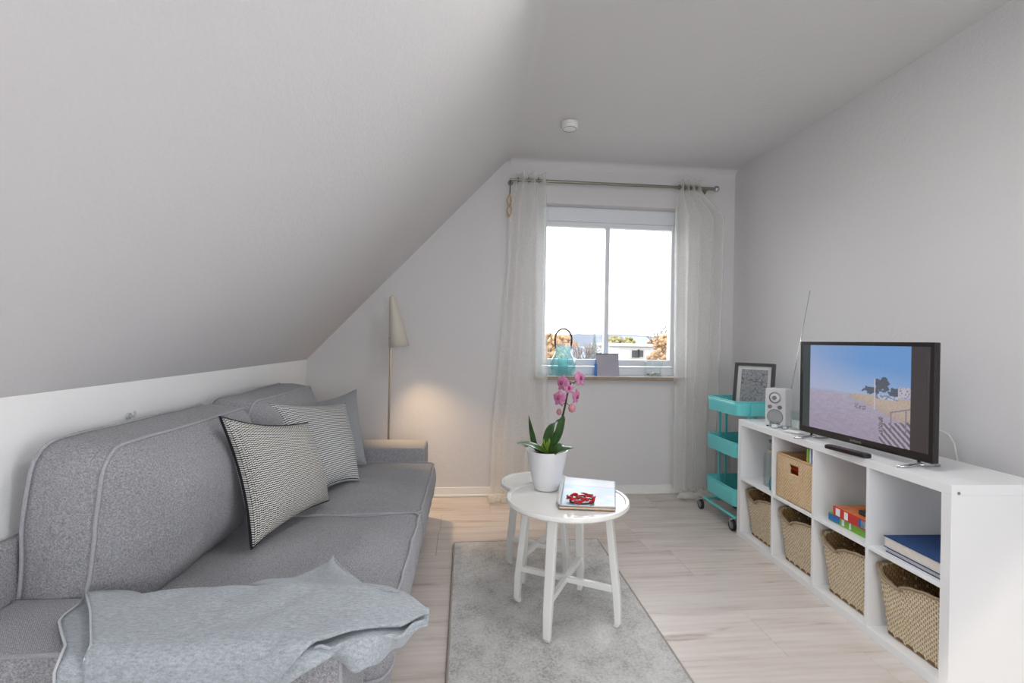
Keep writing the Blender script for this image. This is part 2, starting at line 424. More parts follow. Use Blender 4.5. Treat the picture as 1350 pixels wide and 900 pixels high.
def sstep(a, b, x):
    t = max(0, min(1, (x - a) / (b - a))); return t * t * (3 - 2 * t)
def interp(pts, x):
    if x <= pts[0][0]: return pts[0][1]
    for (a, va), (b, vb) in zip(pts, pts[1:]):
        if x <= b: t = (x - a) / (b - a); t = t * t * (3 - 2 * t); return va + (vb - va) * t
    return pts[-1][1]
def rrect(hx, hy, r, n=8):
    out = []
    for cx, cy, a0 in ((hx - r, hy - r, 0), (-hx + r, hy - r, pi / 2), (-hx + r, -hy + r, pi), (hx - r, -hy + r, 1.5 * pi)):
        out += [(cx + r * cos(a0 + k / n * pi / 2), cy + r * sin(a0 + k / n * pi / 2)) for k in range(n + 1)]
    return out
def resample(pts, n):
    P_ = [Vector(p_) for p_ in pts]; P_.append(P_[0]); L = [0]
    for a, b in zip(P_, P_[1:]): L.append(L[-1] + (b - a).length)
    out = []; j = 0
    for k in range(n):
        d = L[-1] * k / n
        while L[j + 1] < d: j += 1
        out.append(P_[j].lerp(P_[j + 1], (d - L[j]) / max(1e-9, L[j + 1] - L[j])))
    return out

# ================================================================== THE SETTING
TH = .22
fl = tag(MB().box((K - .2, YR - .2, -.12), (R + .2, B + .3, -.012)).build('floor', 'floor_joint'), None, None, kind='structure')
seams = [1.84 + .335 * k for k in range(-5, 7)]
fs = MB().box((K, YR, -.012), (R, seams[0] - .0006, 0)).build('plank_field', 'oak_laminate', fl); fs['kind'] = 'stuff'
rows = list(zip(seams, seams[1:] + [B]))
rows = [(a, b) for a, b in rows if b > a + .02]
rs = random.Random(4)
for a, b in rows:
    x = K
    if abs(a - 1.84) < .02: j0 = 1.335
    elif abs(a - 2.845) < .02: j0 = 1.14
    elif abs(a - 3.515) < .02: j0 = .21
    else: j0 = K + rs.uniform(.25, 1.3)
    cuts = [j0 + 1.29 * k for k in range(-3, 4)]; cuts = [c for c in cuts if K + .05 < c < R - .05]
    for c0, c1 in zip([K] + cuts, cuts + [R]):
        mb = MB().box((c0 + .0006, a + .0006, -.012), (c1 - .0006, b - .0006, 0))
        o = mb.build('plank', 'oak_laminate', fl, bevel=.0012, seg=1)
# far wall with the window opening (five-sided outline under the roof slope)
wb = MB()
def slope_z(x): return ZK + (x - K) / (S - K) * (C - ZK)
wb.prism([(K - .3, -.1), (WX0, -.1), (WX0, C + .1), (S, C + .1), (K - .3, slope_z(K - .3) + .1)], 'y', B, B + .3)
wb.prism([(WX1, -.1), (R + .2, -.1), (R + .2, C + .1), (WX1, C + .1)], 'y', B, B + .3)
wb.prism([(WX0, -.1), (WX1, -.1), (WX1, WZ0 - .03), (WX0, WZ0 - .03)], 'y', B, B + .3)
wb.prism([(WX0, WZ1), (WX1, WZ1), (WX1, C + .1), (WX0, C + .1)], 'y', B, B + .3)
tag(wb.build('wall_back', 'plaster', recalc=True), None, None, kind='structure')
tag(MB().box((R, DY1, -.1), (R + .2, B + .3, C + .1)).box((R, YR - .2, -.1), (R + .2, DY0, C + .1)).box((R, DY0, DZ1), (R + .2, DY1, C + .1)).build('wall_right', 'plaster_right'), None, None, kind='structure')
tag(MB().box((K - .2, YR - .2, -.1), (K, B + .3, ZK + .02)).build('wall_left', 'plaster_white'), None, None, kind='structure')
# sloped ceiling meets the flat ceiling in a soft plaster cove
prof = [(K, ZK)]
d = Vector((S - K, C - ZK)).normalized(); rc = .035
p0 = Vector((S, C)) - d * rc; p1 = Vector((S + rc, C)); pc = Vector((S, C))
arc = [((1 - t_) ** 2) * p0 + 2 * t_ * (1 - t_) * pc + t_ * t_ * p1 for t_ in [k / 8 for k in range(9)]]
nrm = Vector((-d.y, d.x)) * .2
sp_ = [(K - .25, slope_z(K - .25))] + [tuple(a) for a in arc[:5]] + [(arc[4].x - .05, arc[4].y + .25), (K - .25 + nrm.x, slope_z(K - .25) + nrm.y)]
def s_at(t_): return Vector((K, ZK)).lerp(Vector((S, C)), t_)
ha, hb = s_at(RFT0), s_at(RFT1)
sl = MB().prism(sp_, 'y', YR - .2, RFY0).prism(sp_, 'y', RFY1, B + .3)
sl.prism([sp_[0], tuple(ha), tuple(ha + nrm), sp_[-1]], 'y', RFY0, RFY1)
sl.prism([tuple(hb)] + sp_[1:6] + [sp_[6], tuple(hb + nrm)], 'y', RFY0, RFY1)
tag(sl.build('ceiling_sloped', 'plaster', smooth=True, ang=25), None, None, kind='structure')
# flat ceiling with a small cove into the far and right walls
def ceil_poly(): return [tuple(a) for a in arc[4:]] + [(R - .02, C), (R + .1, C - .0), (R + .1, C + .25), (arc[4].x - .05, arc[4].y + .25)]
tag(MB().prism(ceil_poly(), 'y', YR - .2, B + .3).build('ceiling', 'plaster', smooth=True, ang=25), None, None, kind='structure')
cv = []
for k in range(7):
    a_ = k / 6 * pi / 2; cv.append((B - .06 + .06 * sin(a_), C - .06 + .06 * cos(a_)))
tag(MB().prism(cv + [(B + .05, C + .05)], 'x', S + .02, R + .05).build('trim_1', 'plaster', smooth=True, ang=30), None, None, kind='structure')
# wall behind the camera, opened for the added rear window
wr = MB()
for lo, hi in (((K - .2, -.1), (RX0, C + .1)), ((RX1, -.1), (R + .2, C + .1)), ((RX0, RZ1), (RX1, C + .1)), ((RX0, -.1), (RX1, RZ0))):
    wr.box((lo[0], YR - .2, lo[1]), (hi[0], YR, hi[1]))
tag(wr.build('wall_rear', 'plaster'), None, None, kind='structure')
# baseboards
for nm, lo, hi in (('baseboard_back', (K, B - .016, 0), (R, B, .075)), ('baseboard_right', (R - .016, DY1, 0), (R, B - .016, .075)), ('baseboard_left', (K, YR, 0), (K + .016, B - .016, .075))):
    tag(MB().box(lo, hi).build(nm, 'white_trim', bevel=.004), None, None, kind='structure')
    lo2, hi2 = list(lo), list(hi); hi2[2] = .02
    if nm.endswith('back'): lo2[1] -= .012; lo2[0] += .03; hi2[0] -= .03
    elif nm.endswith('right'): lo2[0] -= .012; hi2[1] -= .03
    else: hi2[0] += .012; hi2[1] -= .03
    tag(MB().box(lo2, hi2).build('trim_2', 'white_trim', bevel=.006), None, None, kind='structure')

# far window
win = bpy.data.objects.new('window_1', None); COL.objects.link(win); win.location = ((WX0 + WX1) / 2, B + .1, WZ0); win['kind'] = 'structure'
ORG[win.name] = win.location.copy()
y0, y1 = B + .10, B + .17
fr = MB()
GX0, GX1, GZ0, GZ1, GM = .672, 1.765, 1.118, 2.238, 1.2005
fr.box((WX0, y0, WZ0), (GX0 - .03, y1, WZ1)); fr.box((GX1 + .03, y0, WZ0), (WX1, y1, WZ1))
fr.box((GX0 - .03, y0, GZ1 + .045), (GX1 + .03, y1, WZ1)); fr.box((GX0 - .03, y0, WZ0), (GX1 + .03, y1, GZ0 - .06))
fr.build('frame', 'window_pvc', win, bevel=.004)
for a, b in ((GX0, GM - .019), (GM + .019, GX1)):
    sa = MB(); i0 = .03
    oa = a - (i0 if a == GX0 else .010); ob = b + (i0 if b == GX1 else .010)
    sa.box((oa, y0 - .018, GZ0 - .055), (a, y0 + .04, GZ1 + .04)); sa.box((b, y0 - .018, GZ0 - .055), (ob, y0 + .04, GZ1 + .04))
    sa.box((a, y0 - .018, GZ1), (b, y0 + .04, GZ1 + .04)); sa.box((a, y0 - .018, GZ0 - .055), (b, y0 + .04, GZ0))
    so = sa.build('sash', 'window_pvc', win, bevel=.004)
    MB().box((a - .004, y0 + .012, GZ0 - .004), (b + .004, y0 + .018, GZ1 + .004)).build('pane', 'pane_glass', so)
MB().box((GM - .012, y0 - .028, GZ0 - .055), (GM + .012, y0 - .018, GZ1 + .04)).build('mullion', 'window_pvc', win, bevel=.004)
MB().box((WX0 - .03, B - .06, WZ0 - .032), (WX1 + .03, B + .12, WZ0 - .006)).build('window_sill', 'sill_wood', win, bevel=.003)
MB().box((WX0 + .002, B - .055, WZ0 - .006), (WX1 - .002, B + .118, WZ0)).build('sill_top', 'white_trim', win, bevel=.002)

rf = bpy.data.objects.new('added_roof_window', None); COL.objects.link(rf); rf.location = _rc; rf['kind'] = 'structure'; ORG[rf.name] = rf.location.copy()  # unseen roof window, added so sky light reaches the shelf cubes
for (t0, t1, ya, yb) in ((RFT0, RFT0 + .03, RFY0, RFY1), (RFT1 - .03, RFT1, RFY0, RFY1), (RFT0 + .03, RFT1 - .03, RFY0, RFY0 + .06), (RFT0 + .03, RFT1 - .03, RFY1 - .06, RFY1)):
    p_, q_ = s_at(t0), s_at(t1); n_ = nrm.normalized()
    MB().prism([tuple(p_ + n_ * .03), tuple(q_ + n_ * .03), tuple(q_ + n_ * .09), tuple(p_ + n_ * .09)], 'y', ya, yb).build('frame', 'window_pvc', rf, bevel=.004)
p_, q_ = s_at(RFT0 + .03), s_at(RFT1 - .03)
MB().prism([tuple(p_ + n_ * .05), tuple(q_ + n_ * .05), tuple(q_ + n_ * .055), tuple(p_ + n_ * .055)], 'y', RFY0 + .06, RFY1 - .06).build('pane', 'pane_glass', rf)
gd = bpy.data.objects.new('added_glazed_door', None); COL.objects.link(gd); gd.location = (R + .1, (DY0 + DY1) / 2, 0); gd['kind'] = 'structure'; ORG[gd.name] = gd.location.copy()  # unseen glazed door, added to light the slope, low wall and sofa
m = MB()
for lo, hi in (((DY0, 0), (DY0 + .08, DZ1)), ((DY1 - .08, 0), (DY1, DZ1)), ((DY0 + .08, 0), (DY1 - .08, .1)), ((DY0 + .08, DZ1 - .08), (DY1 - .08, DZ1))): m.box((R + .06, lo[0], lo[1]), (R + .11, hi[0], hi[1]))
m.build('frame', 'window_pvc', gd, bevel=.004)
MB().box((R + .08, DY0 + .08, .1), (R + .086, DY1 - .08, DZ1 - .08)).build('pane', 'pane_glass', gd)
# assumed rear window, unseen behind the camera, added and sized for its sky light
rw = bpy.data.objects.new('added_rear_window', None); COL.objects.link(rw); rw.location = ((RX0 + RX1) / 2, YR - .1, RZ0); rw['kind'] = 'structure'; ORG[rw.name] = rw.location.copy()
m = MB()
for k in range(4):
    xx = lerp(RX0, RX1 - .06, k / 3); m.box((xx, YR - .14, RZ0), (xx + .06, YR - .08, RZ1))
m.box((RX0, YR - .14, RZ0), (RX1, YR - .08, RZ0 + .07)); m.box((RX0, YR - .14, RZ1 - .07), (RX1, YR - .08, RZ1)); m.build('frame', 'window_pvc', rw, bevel=.004)
for k in range(3):
    xx = lerp(RX0, RX1 - .06, k / 3)
    MB().box((xx + .06, YR - .115, RZ0 + .07), (lerp(RX0, RX1 - .06, (k + 1) / 3), YR - .109, RZ1 - .07)).build('pane', 'pane_glass', rw)

# ================================================================== SOFA
so = thing('sofa', 'long grey fabric sofa with low wide arms under the sloped ceiling', 'sofa', (-.73, 2.33, 0), -.011, world=True)
YN, YN2, YF1, YF = 1.165, 1.41, 3.215, 3.49
FX = -.262
def cushion(parent, name, ctr, U, V, N, hu, hv, r, t, pf, pb, seed, wr=.006, sag=None, pip=.0055, n=96, border=.012, piping=True, ex=2.4):
    U, V, N, ctr = Vector(U), Vector(V), Vector(N), Vector(ctr)
    out = resample([(a, b, 0) for a, b in rrect(hu, hv, r, 10)], n)
    g = lambda q: (1 - q ** ex)
    def place(u, v, w):
        p_ = ctr + U * u + V * v + N * w
        q = p_ * 4.5 + Vector((seed, seed * .7, 0)); q2 = p_ * 13 + Vector((seed, 0, 0))
        p_ = p_ + N * (wr * noise.noise(q) * 1.6 + wr * .5 * noise.noise(q2)) + U * wr * .6 * noise.noise(q + Vector((9, 0, 0)))
        if sag: p_ = sag(p_)
        return p_
    rings = []
    for k in range(1, 13): q = k / 12; rings.append([(o.x * q, o.y * q, -t - pb * g(q)) for o in out])
    for k in range(1, 8):
        w = lerp(-t, t, k / 8); bl = 1 + border * (1 - (w / t) ** 2) / max(hu, hv) * 1.0
        rings.append([(o.x * bl, o.y * bl, w) for o in out])
    for k in range(24, 0, -1): q = (k / 24); rings.append([(o.x * q, o.y * q, t + pf * g(q)) for o in out])
    mb = MB(); m = len(rings)
    mb.v = [place(0, 0, -t - pb)] + [place(*c) for rg in rings for c in rg] + [place(0, 0, t + pf)]
    idx = lambda i, k: 1 + i * n + k % n
    mb.f = [[0, idx(0, k + 1), idx(0, k)] for k in range(n)]
    for i in range(m - 1): mb.f += [[idx(i, k), idx(i, k + 1), idx(i + 1, k + 1), idx(i + 1, k)] for k in range(n)]
    mb.f += [[idx(m - 1, k), idx(m - 1, k + 1), len(mb.v) - 1] for k in range(n)]
    o_ = mb.build(name, 'sofa_fabric', parent, smooth=True, ang=180)
    if piping:
        for w in (-t, t):
            MB().tube([place(o.x * 1.004, o.y * 1.004, w + (.002 if w > 0 else -.002)) for o in out], pip, 6, closed=True).build('piping', 'sofa_piping', o_, smooth=True, ang=180)
    return o_
MB().box((-1.19, YN2 + .002, .05), (-.235, YF1 - .002, .285)).build('base', 'sofa_fabric', so, bevel=.02, seg=3)
MB().box((-1.222, YN + .03, .03), (-1.185, YF - .03, .71)).build('back_frame', 'sofa_fabric', so, bevel=.02, seg=3)
for a, b, outer in ((YN, YN2, YN), (YF1, YF, YF)):
    ar = MB().box((-1.184, a, .035), (FX, b, .55)).build('armrest', 'sofa_fabric', so, bevel=.018, seg=4)
    z = .546
    for yy in (a + .006, b - .006):
        MB().tube([(-1.18, yy, z), (FX - .03, yy, z), (FX - .012, yy, z - .006), (FX - .004, yy, z - .025), (FX - .004, yy, .06)], .0055, 6).build('piping', 'sofa_piping', ar, smooth=True, ang=180)
for y in (YN + .06, YF - .06):
    for x in (-1.14, FX - .06): MB().cyl((x, y, 0), (x, y, .05), .022, .026, 12).build('foot', 'black_plastic', so)
YM = 2.27
def seat_wrinkle(p_):
    k = sstep(-.75, -.45, p_.x)
    p_.z += k * .006 * noise.noise(Vector((p_.x * 2.5, p_.y * 15, 3))); p_.x += .006 * noise.noise(Vector((p_.z * 3, p_.y * 17, 8))) * sstep(-.35, -.2, p_.x); return p_
for a, b, sd in ((YN2 + .004, YM, 1.3), (YM, YF1 - .004, 5.1)):
    cushion(so, 'seat_cushion', (-.60, (a + b) / 2, .372), (0, 1, 0), (1, 0, 0), (0, 0, 1), (b - a) / 2 - .003, .405, .05, .082, .02, .0, sd, .010, border=.018, sag=seat_wrinkle)
YB = 2.3
for a, b, sd, zt in ((YN2 + .012, YB, 2.2, .955), (YB + .01, YF1 - .03, 8.4, .968)):
    zc = (zt + .41) / 2
    cushion(so, 'back_cushion', (-1.085, (a + b) / 2, zc), (0, 1, 0), (.09, 0, 1), (1, 0, -.09), (b - a) / 2, (zt - .41) / 2, .075, .085, .15, .01, sd, .009, border=.012, ex=2.7)

# throw pillows
def pillow(name, label, BL, BR, TL, TR, T, front, edge, shift=0, seed=0):
    BL, BR, TL, TR = map(Vector, (BL, BR, TL, TR)); ctr = (BL + BR + TL + TR) / 4
    N = (BR - BL + TR - TL).cross(TL - BL + TR - BR).normalized()
    base = Vector((ctr.x, ctr.y, min(BL.z, BR.z)))
    e = thing(name, label, 'pillow', base, world=True, group='throw pillows on the sofa')
    def P_(u, v, sgn):
        a, b = u * 2 - 1, v * 2 - 1
        pinch = .12
        a2 = a * (1 - pinch * (1 - b * b) ** 1.0 * abs(a) ** 3); b2 = b * (1 - pinch * (1 - a * a) * abs(b) ** 3)
        uu, vv = (a2 + 1) / 2, (b2 + 1) / 2
        p_ = BL.lerp(BR, uu).lerp(TL.lerp(TR, uu), vv)
        h = T * max(0, 1 - abs(a) ** 2.6) ** .62 * max(0, 1 - abs(b) ** 2.6) ** .62
        h += .006 * noise.noise(p_ * 9 + Vector((seed, 0, 0))) * (1 - a ** 8) * (1 - b ** 8)
        return p_ + N * (sgn * h * (1 if sgn > 0 else .75) + shift)
    n = 44; mb = MB(); mb.uv = []
    mb.grid(n, n, lambda u, v: P_(u, v, 1)); mb.grid(n, n, lambda u, v: P_(1 - u, v, -1))
    cover = mb.build('cover', front, e, smooth=True, ang=180, recalc=False)
    bm = bmesh.new(); bm.from_mesh(cover.data); bmesh.ops.remove_doubles(bm, verts=bm.verts[:], dist=.0006); bm.to_mesh(cover.data); bm.free()
    ring = [P_(k / 30, 0, 1) for k in range(30)] + [P_(1, k / 30, 1) for k in range(30)] + [P_(1 - k / 30, 1, 1) for k in range(30)] + [P_(0, 1 - k / 30, 1) for k in range(30)]
    MB().tube([q - N * .004 for q in ring], .0055, 6, closed=True).build('edging', edge, e, smooth=True, ang=180)
    return e
pillow('throw_pillow', 'black and white herringbone pillow with dark edging, nearest on the sofa', (-.755, 1.83, .497), (-.63, 2.37, .492), pxX(291, 549, -.90), pxX(406, 557, -.70), .095, 'knit_bold', 'dark_edge', 0, 1)
pillow('throw_pillow', 'grey and white fine-knit pillow between the other two pillows on the sofa', (-.73, 2.40, .492), pxZ(474, 632, .492), pxX(354, 530, -.95), pxX(456, 530, -.74), .085, 'knit_fine', 'pillow_plain', 0, 4)
pillow('throw_pillow', 'plain grey pillow leaning by the far arm of the sofa', (-.80, 2.80, .492), pxZ(483, 612, .492), pxX(392, 532, -.99), pxX(470, 513, -.75), .085, 'pillow_plain', 'pillow_plain', 0, 9)

# blanket over the near arm
bl = thing('wool_blanket', 'light grey woollen blanket draped over the near arm of the sofa', 'blanket', (-.55, 1.29, .556), world=True)
YE = YN - .012      # where it turns down over the outer face of the arm
def bk(s): return interp([(0, 1.385), (.12, 1.425), (.3, 1.455), (.6, 1.455), (.78, 1.43), (.9, 1.375), (1, 1.30)], s)
def drape(front, zoff, xsh, seed, wave, left=0):
    def fn(s, t):
        x0 = lerp(-.992, -.083, s); ytop = bk(s); L = front(s, x0, ytop); q = t * L
        flat = max(0, ytop - YE); x = x0 + (1 - s) ** 1.5 * (lerp(0, xsh * .45 - left, q / .10) if q < .10 else lerp(xsh * .45 - left, xsh, min(1, (q - .10) / .14)))
        y = ytop - q; z = .558 + zoff
        z -= .055 * sstep(0, 1, 1 - q / .07) * sstep(.02, .2, s) * sstep(.97, .7, s) if q < .07 else 0
        if q > flat:
            e = q - flat; rr = .03; ang = min(pi / 2, e / rr)
            y = YE - rr * sin(ang) - .004 * sin(x * 21 + seed); z -= rr * (1 - cos(ang)) + max(0, e - rr * pi / 2)
        over = max(0, x + .25); z -= over * .10 + over * over * .5
        p_ = Vector((x, y, z)); w = noise.noise(Vector((x * 5, q * 7, seed))) * .010 + noise.noise(Vector((x * 14, q * 10, seed))) * .004 + wave * sin(s * 21 + q * 9)
        p_.z += abs(w) + .002; 
        if q > flat: p_.y -= abs(w) * .7
        return p_
    return fn
def front_up(s, x, yt):
    if x < -.36: return (yt - YE) + .012 + max(0, -.36 - x) * .88
    return max(.012, yt - interp([(-.36, YE - .012), (-.156, 1.20), (-.083, 1.28)], x))
def front_lo(s, x, yt): 
    if x < -.30: return max((yt - YE) + .02 + max(0, -.30 - x) * .68, front_up(s, x, yt) + .02) + .006 * sin(x * 17)
    return front_up(s, x, yt) + .02
MB().grid(70, 44, drape(front_up, .012, .185, 3.1, .002)).build('upper_layer', 'blanket_wool', bl, smooth=True, ang=180, solid=.007, soff=1, recalc=True)
MB().grid(70, 44, drape(front_lo, -.003, .135, 7.7, .003, .05)).build('lower_layer', 'blanket_wool', bl, smooth=True, ang=180, solid=.006, soff=-1)
# lower fold hanging off the front end of the arm
def fold(u, v):
    x = lerp(-.33, -.092, u); dep = .058 * sin(pi * min(1, u * 1.02)) ** .6 + .012
    ye = interp([(-.33, YE - .018), (-.156, 1.185), (-.083, 1.27)], x)
    return (x + .0 * v, ye - .004 + .03 * v * sin(u * 9 + 1) + .02 * v * v, .562 - .10 * max(0, x + .25) - dep * v + .004 * sin(u * 30))
MB().grid(40, 12, fold).build('hanging_fold', 'blanket_wool', bl, smooth=True, ang=180, solid=.006)
def flap(u, v):
    a = Vector((-.60, 1.43, .558)).lerp(Vector((-.17, 1.36, .558)), u); ap = Vector((-.44, 1.715, .508))
    p_ = a.lerp(ap, v); p_.z = lerp(a.z, .506, sstep(0, .55, v)) + .006 * sin(u * 8 + v * 5); return p_
MB().grid(24, 24, flap).build('corner_flap', 'blanket_wool', bl, smooth=True, ang=180, solid=.006)
# pale stitched hem on the left edge, with a loose thread
up_fn = drape(front_up, .012, .185, 3.1, .002); lo_fn = drape(front_lo, -.003, .135, 7.7, .003, .05)
for fn in (up_fn, lo_fn):
    MB().tube([fn(0, k / 30) + Vector((0, -.002, .006)) for k in range(31)], .003, 5).build('hem', 'hem_thread', bl, smooth=True, ang=180)

# ================================================================== RUG
ra = pxZ(597, 717, .012); RL, RRt, RF = -.044, .862, 3.0
rg = thing('rug', 'short-pile grey rug under the two white tables', 'rug', ((RL + RRt) / 2, 2.1, 0), world=True)
MB().grid(60, 120, lambda u, v: (lerp(RL + .004, RRt - .004, u), lerp(.9, RF - .004, v), .013 + .0015 * noise.noise(Vector((u * 40, v * 80, 0))))).build('pile', 'rug_pile', rg, smooth=True, ang=180)
MB().box((RL + .004, .9, .0005), (RRt - .004, RF - .004, .0105)).build('backing', 'rug_binding', rg)
loop = [(RL, .9), (RRt, .9), (RRt, RF), (RL, RF)]
pts = resample([(x, y, .008) for x, y in loop], 160)
MB().tube([q + Vector((0, 0, .001 * noise.noise(q * 30))) for q in pts], .0072, 8, closed=True).build('edge_binding', 'rug_binding', rg, smooth=True, ang=180)

# ================================================================== ROUND TABLES
def round_table(label, ctr, zt, r, lr, rot):
    t_ = thing('round_side_table', label, 'table', (ctr[0], ctr[1], .0135), rot, group='nesting white tables')
    z = zt - .0135; rr = r
    top = MB().lathe([(rr - .03, z - .022), (rr - .006, z - .020), (rr, z - .014), (rr, z - .004), (rr - .005, z + .002), (rr - .017, z + .002), (rr - .022, z - .003), (.0001, z - .003)], 64, capb=True)
    top.build('tabletop', 'table_white', t_, smooth=True, ang=40)
    MB().lathe([(lr * .74, z - .05), (lr * .80, z - .05), (lr * .80, z - .022), (lr * .74, z - .022), (lr * .74, z - .05)], 48, capb=False).build('apron', 'table_white', t_, smooth=True, ang=30)
    zs = .30 * z
    for k in range(4):
        a = k * pi / 2; d_ = Vector((cos(a), sin(a), 0)); q = Vector((-sin(a), cos(a), 0))
        m = MB(); pts = []
        for (rad, zz, w, th) in ((lr - .012, 0, .012, .012), (lr - .002, .02, .016, .014), (lerp(lr, lr * .8, .15), zs * .75, .019, .016), (lr * .8 - .004, z - .022, .022, .015)):
            i = len(m.v)
            m.v += [d_ * (rad + sx_ * th) + q * (sy_ * w) + Vector((0, 0, zz)) for sx_, sy_ in ((-1, -1), (1, -1), (1, 1), (-1, 1))]
            if i: m.f += [[i - 4 + j, i - 4 + (j + 1) % 4, i + (j + 1) % 4, i + j] for j in range(4)]
        m.f += [[3, 2, 1, 0], [12, 13, 14, 15]]
        m.build('leg', 'table_white', t_, bevel=.005)
    ls = lerp(lr, lr * .8, zs / z)
    MB().box((-ls, -.012, zs - .012), (ls, .012, zs + .012)).build('stretcher', 'table_white', t_, bevel=.003)
    MB().box((-.012, -ls, zs - .0115), (.012, ls, zs + .0125)).build('stretcher', 'table_white', t_, bevel=.003)
    return t_
T1 = Vector((.482, 2.185, 0)); Z1 = .55
round_table('larger round white table with the orchid pot and a book on it', T1, Z1, .282, .245, atan2(2.405 - 1.972, .607 - .357))
round_table('smaller round white table half hidden behind the larger table', (.412, 2.60, 0), .50, .205, .175, atan2(2.511 - 2.70, .538 - .267))

# orchid
OP = Vector((.408, 2.318, Z1 + .0005))
oc = thing('potted_orchid', 'pink orchid with green leaves in a tapered white pot', 'plant', OP, world=True)
MB().lathe([(.056, 0), (.060, .003), (.072, .05), (.089, .12), (.099, .175), (.101, .19), (.096, .19), (.092, .175), (.085, .15)], 40, OP).build('pot', 'pot_white', oc, smooth=True, ang=50)
MB().lathe([(.0865, .155), (.06, .165), (.02, .168), (.0005, .168)], 24, OP, capb=True).build('bark_soil', 'soil_bark', oc, smooth=True)
def leaf(name, path, w, mat='leaf_green', side=None, cup=.25, n=14):
    path = [Vector(p_) for p_ in path]; m = len(path)
    def at(t_):
        f = t_ * (m - 1); i = min(m - 2, int(f)); u = f - i
        p0 = path[max(0, i - 1)]; p1 = path[i]; p2 = path[i + 1]; p3 = path[min(m - 1, i + 2)]
        return .5 * ((2 * p1) + (p2 - p0) * u + (2 * p0 - 5 * p1 + 4 * p2 - p3) * u * u + (3 * p1 - p0 - 3 * p2 + p3) * u ** 3)
    mb = MB()
    def fn(u, v):
        c = at(v); d_ = (at(min(1, v + .03)) - at(max(0, v - .03))).normalized()
        sd = Vector(side) if side else d_.cross(Vector((0, 0, 1)))
        sd = (sd - d_ * sd.dot(d_)).normalized(); up_ = sd.cross(d_)
        ww = w * (sin(pi * min(1, .12 + v * .88)) ** .55) * (1 - v ** 6); a = u * 2 - 1
        return c + sd * a * ww + up_ * (abs(a) ** 1.5) * ww * cup
    mb.grid(6, n, fn); return mb.build(name, mat, oc, smooth=True, ang=180, solid=.002)
def op(px, py, dy=0): return pxY(px, py, OP.y + dy)
cb = OP + Vector((0.0, -.01, .175))
leaf('leaf', [cb, op(708, 590, -.02), op(702, 570, -.01), op(697, 547, 0)], .022, side=(.5, -.8, .1))
leaf('leaf', [cb, op(724, 575, -.02), op(731, 558, 0), op(746, 552, .03)], .030, side=(.6, -.5, .6))
leaf('leaf', [cb, op(735, 575, -.03), op(741, 555, -.04), op(744, 548, -.05)], .020, side=(.8, -.5, .3))
leaf('leaf', [cb, op(706, 590, -.10), op(692, 586, -.13), op(681, 584, -.14)], .030, side=(.1, 1, .12))
leaf('leaf', [cb, op(708, 592, .10), op(697, 589, .13), op(690, 588, .15)], .024, side=(.1, 1, 0))
leaf('leaf', [cb, op(735, 590, -.10), op(747, 589, -.13), op(757, 590, -.15)], .032, side=(-.1, 1, .1))
leaf('leaf', [cb, op(730, 593, .10), op(741, 594, .12), op(748, 596, .13)], .024, side=(-.1, 1, 0))
for q in ((717, 578), (721, 581), (724, 577), (715, 584)):
    leaf('young_root', [cb, op(q[0], q[1] + 6, -.03), op(q[0], q[1], -.04)], .006, 'leaf_young', n=6)
stem = [cb, op(726, 580), op(735, 565), op(742, 548), op(746, 530), op(749, 515), op(753, 504), op(757, 505)]
MB().tube(stem, lambda t_: .0065 - .003 * t_, 8).build('stem', 'stem_dark', oc, smooth=True, ang=180)
def flower(px, py, face, size, dy=0):
    c = op(px, py, dy); N = Vector(face).normalized(); a = N.orthogonal().normalized()
    a = (Vector((0, 0, 1)) - N * N.z).normalized(); b = N.cross(a)
    mb = MB()
    for k, (ang, l, w) in enumerate(((90, 1, .42), (18, 1.05, .55), (162, 1.05, .55), (-54, .95, .36), (234, .95, .36))):
        d_ = a * sin(radians(ang)) + b * cos(radians(ang)); s_ = N.cross(d_)
        mb.grid(6, 7, lambda u, v: c + d_ * size * l * v + s_ * (u * 2 - 1) * size * w * sin(pi * min(1, .1 + .9 * v)) ** .6 + N * (size * (.25 * v - .28 * v * v - .12 * (u * 2 - 1) ** 2)))
    f = mb.build('flower', 'petal_pink', oc, smooth=True, ang=180, solid=.0012)
    MB().lathe([(.0001, -.010), (.006, -.006), (.008, 0), (.005, .008), (.0001, .012)], 10, c + N * .006).build('lip', 'petal_deep', f, smooth=True)
    near = min(stem, key=lambda q: (q - c).length)
    MB().tube([near, (near + c) / 2 + Vector((0, 0, .01)), c - N * .004], .0018, 5).build('flower_stalk', 'stem_dark', oc, smooth=True)
flower(741, 505, (-.85, -.45, .15), .042, -.01); flower(737, 525, (-.8, -.55, .1), .042, -.02); flower(765, 499, (.6, -.75, .2), .040, -.01); flower(760, 523, (.75, -.6, -.1), .038, 0); flower(750, 512, (.2, -.9, .3), .026, -.03)
def bud(px, py, r, dy=0):
    c = op(px, py, dy)
    MB().lathe([(.0001, -r * 1.2), (r * .7, -r * .8), (r, 0), (r * .75, r * .8), (.0001, r * 1.3)], 12, c).build('bud', 'bud_pink', oc, smooth=True, ang=180)
    near = min(stem, key=lambda q: (q - c).length); MB().tube([near, c], .0016, 5).build('flower_stalk', 'stem_dark', oc, smooth=True)
bud(737, 543, .014); bud(754, 538, .019); bud(741, 534, .006); bud(753, 503, .006)

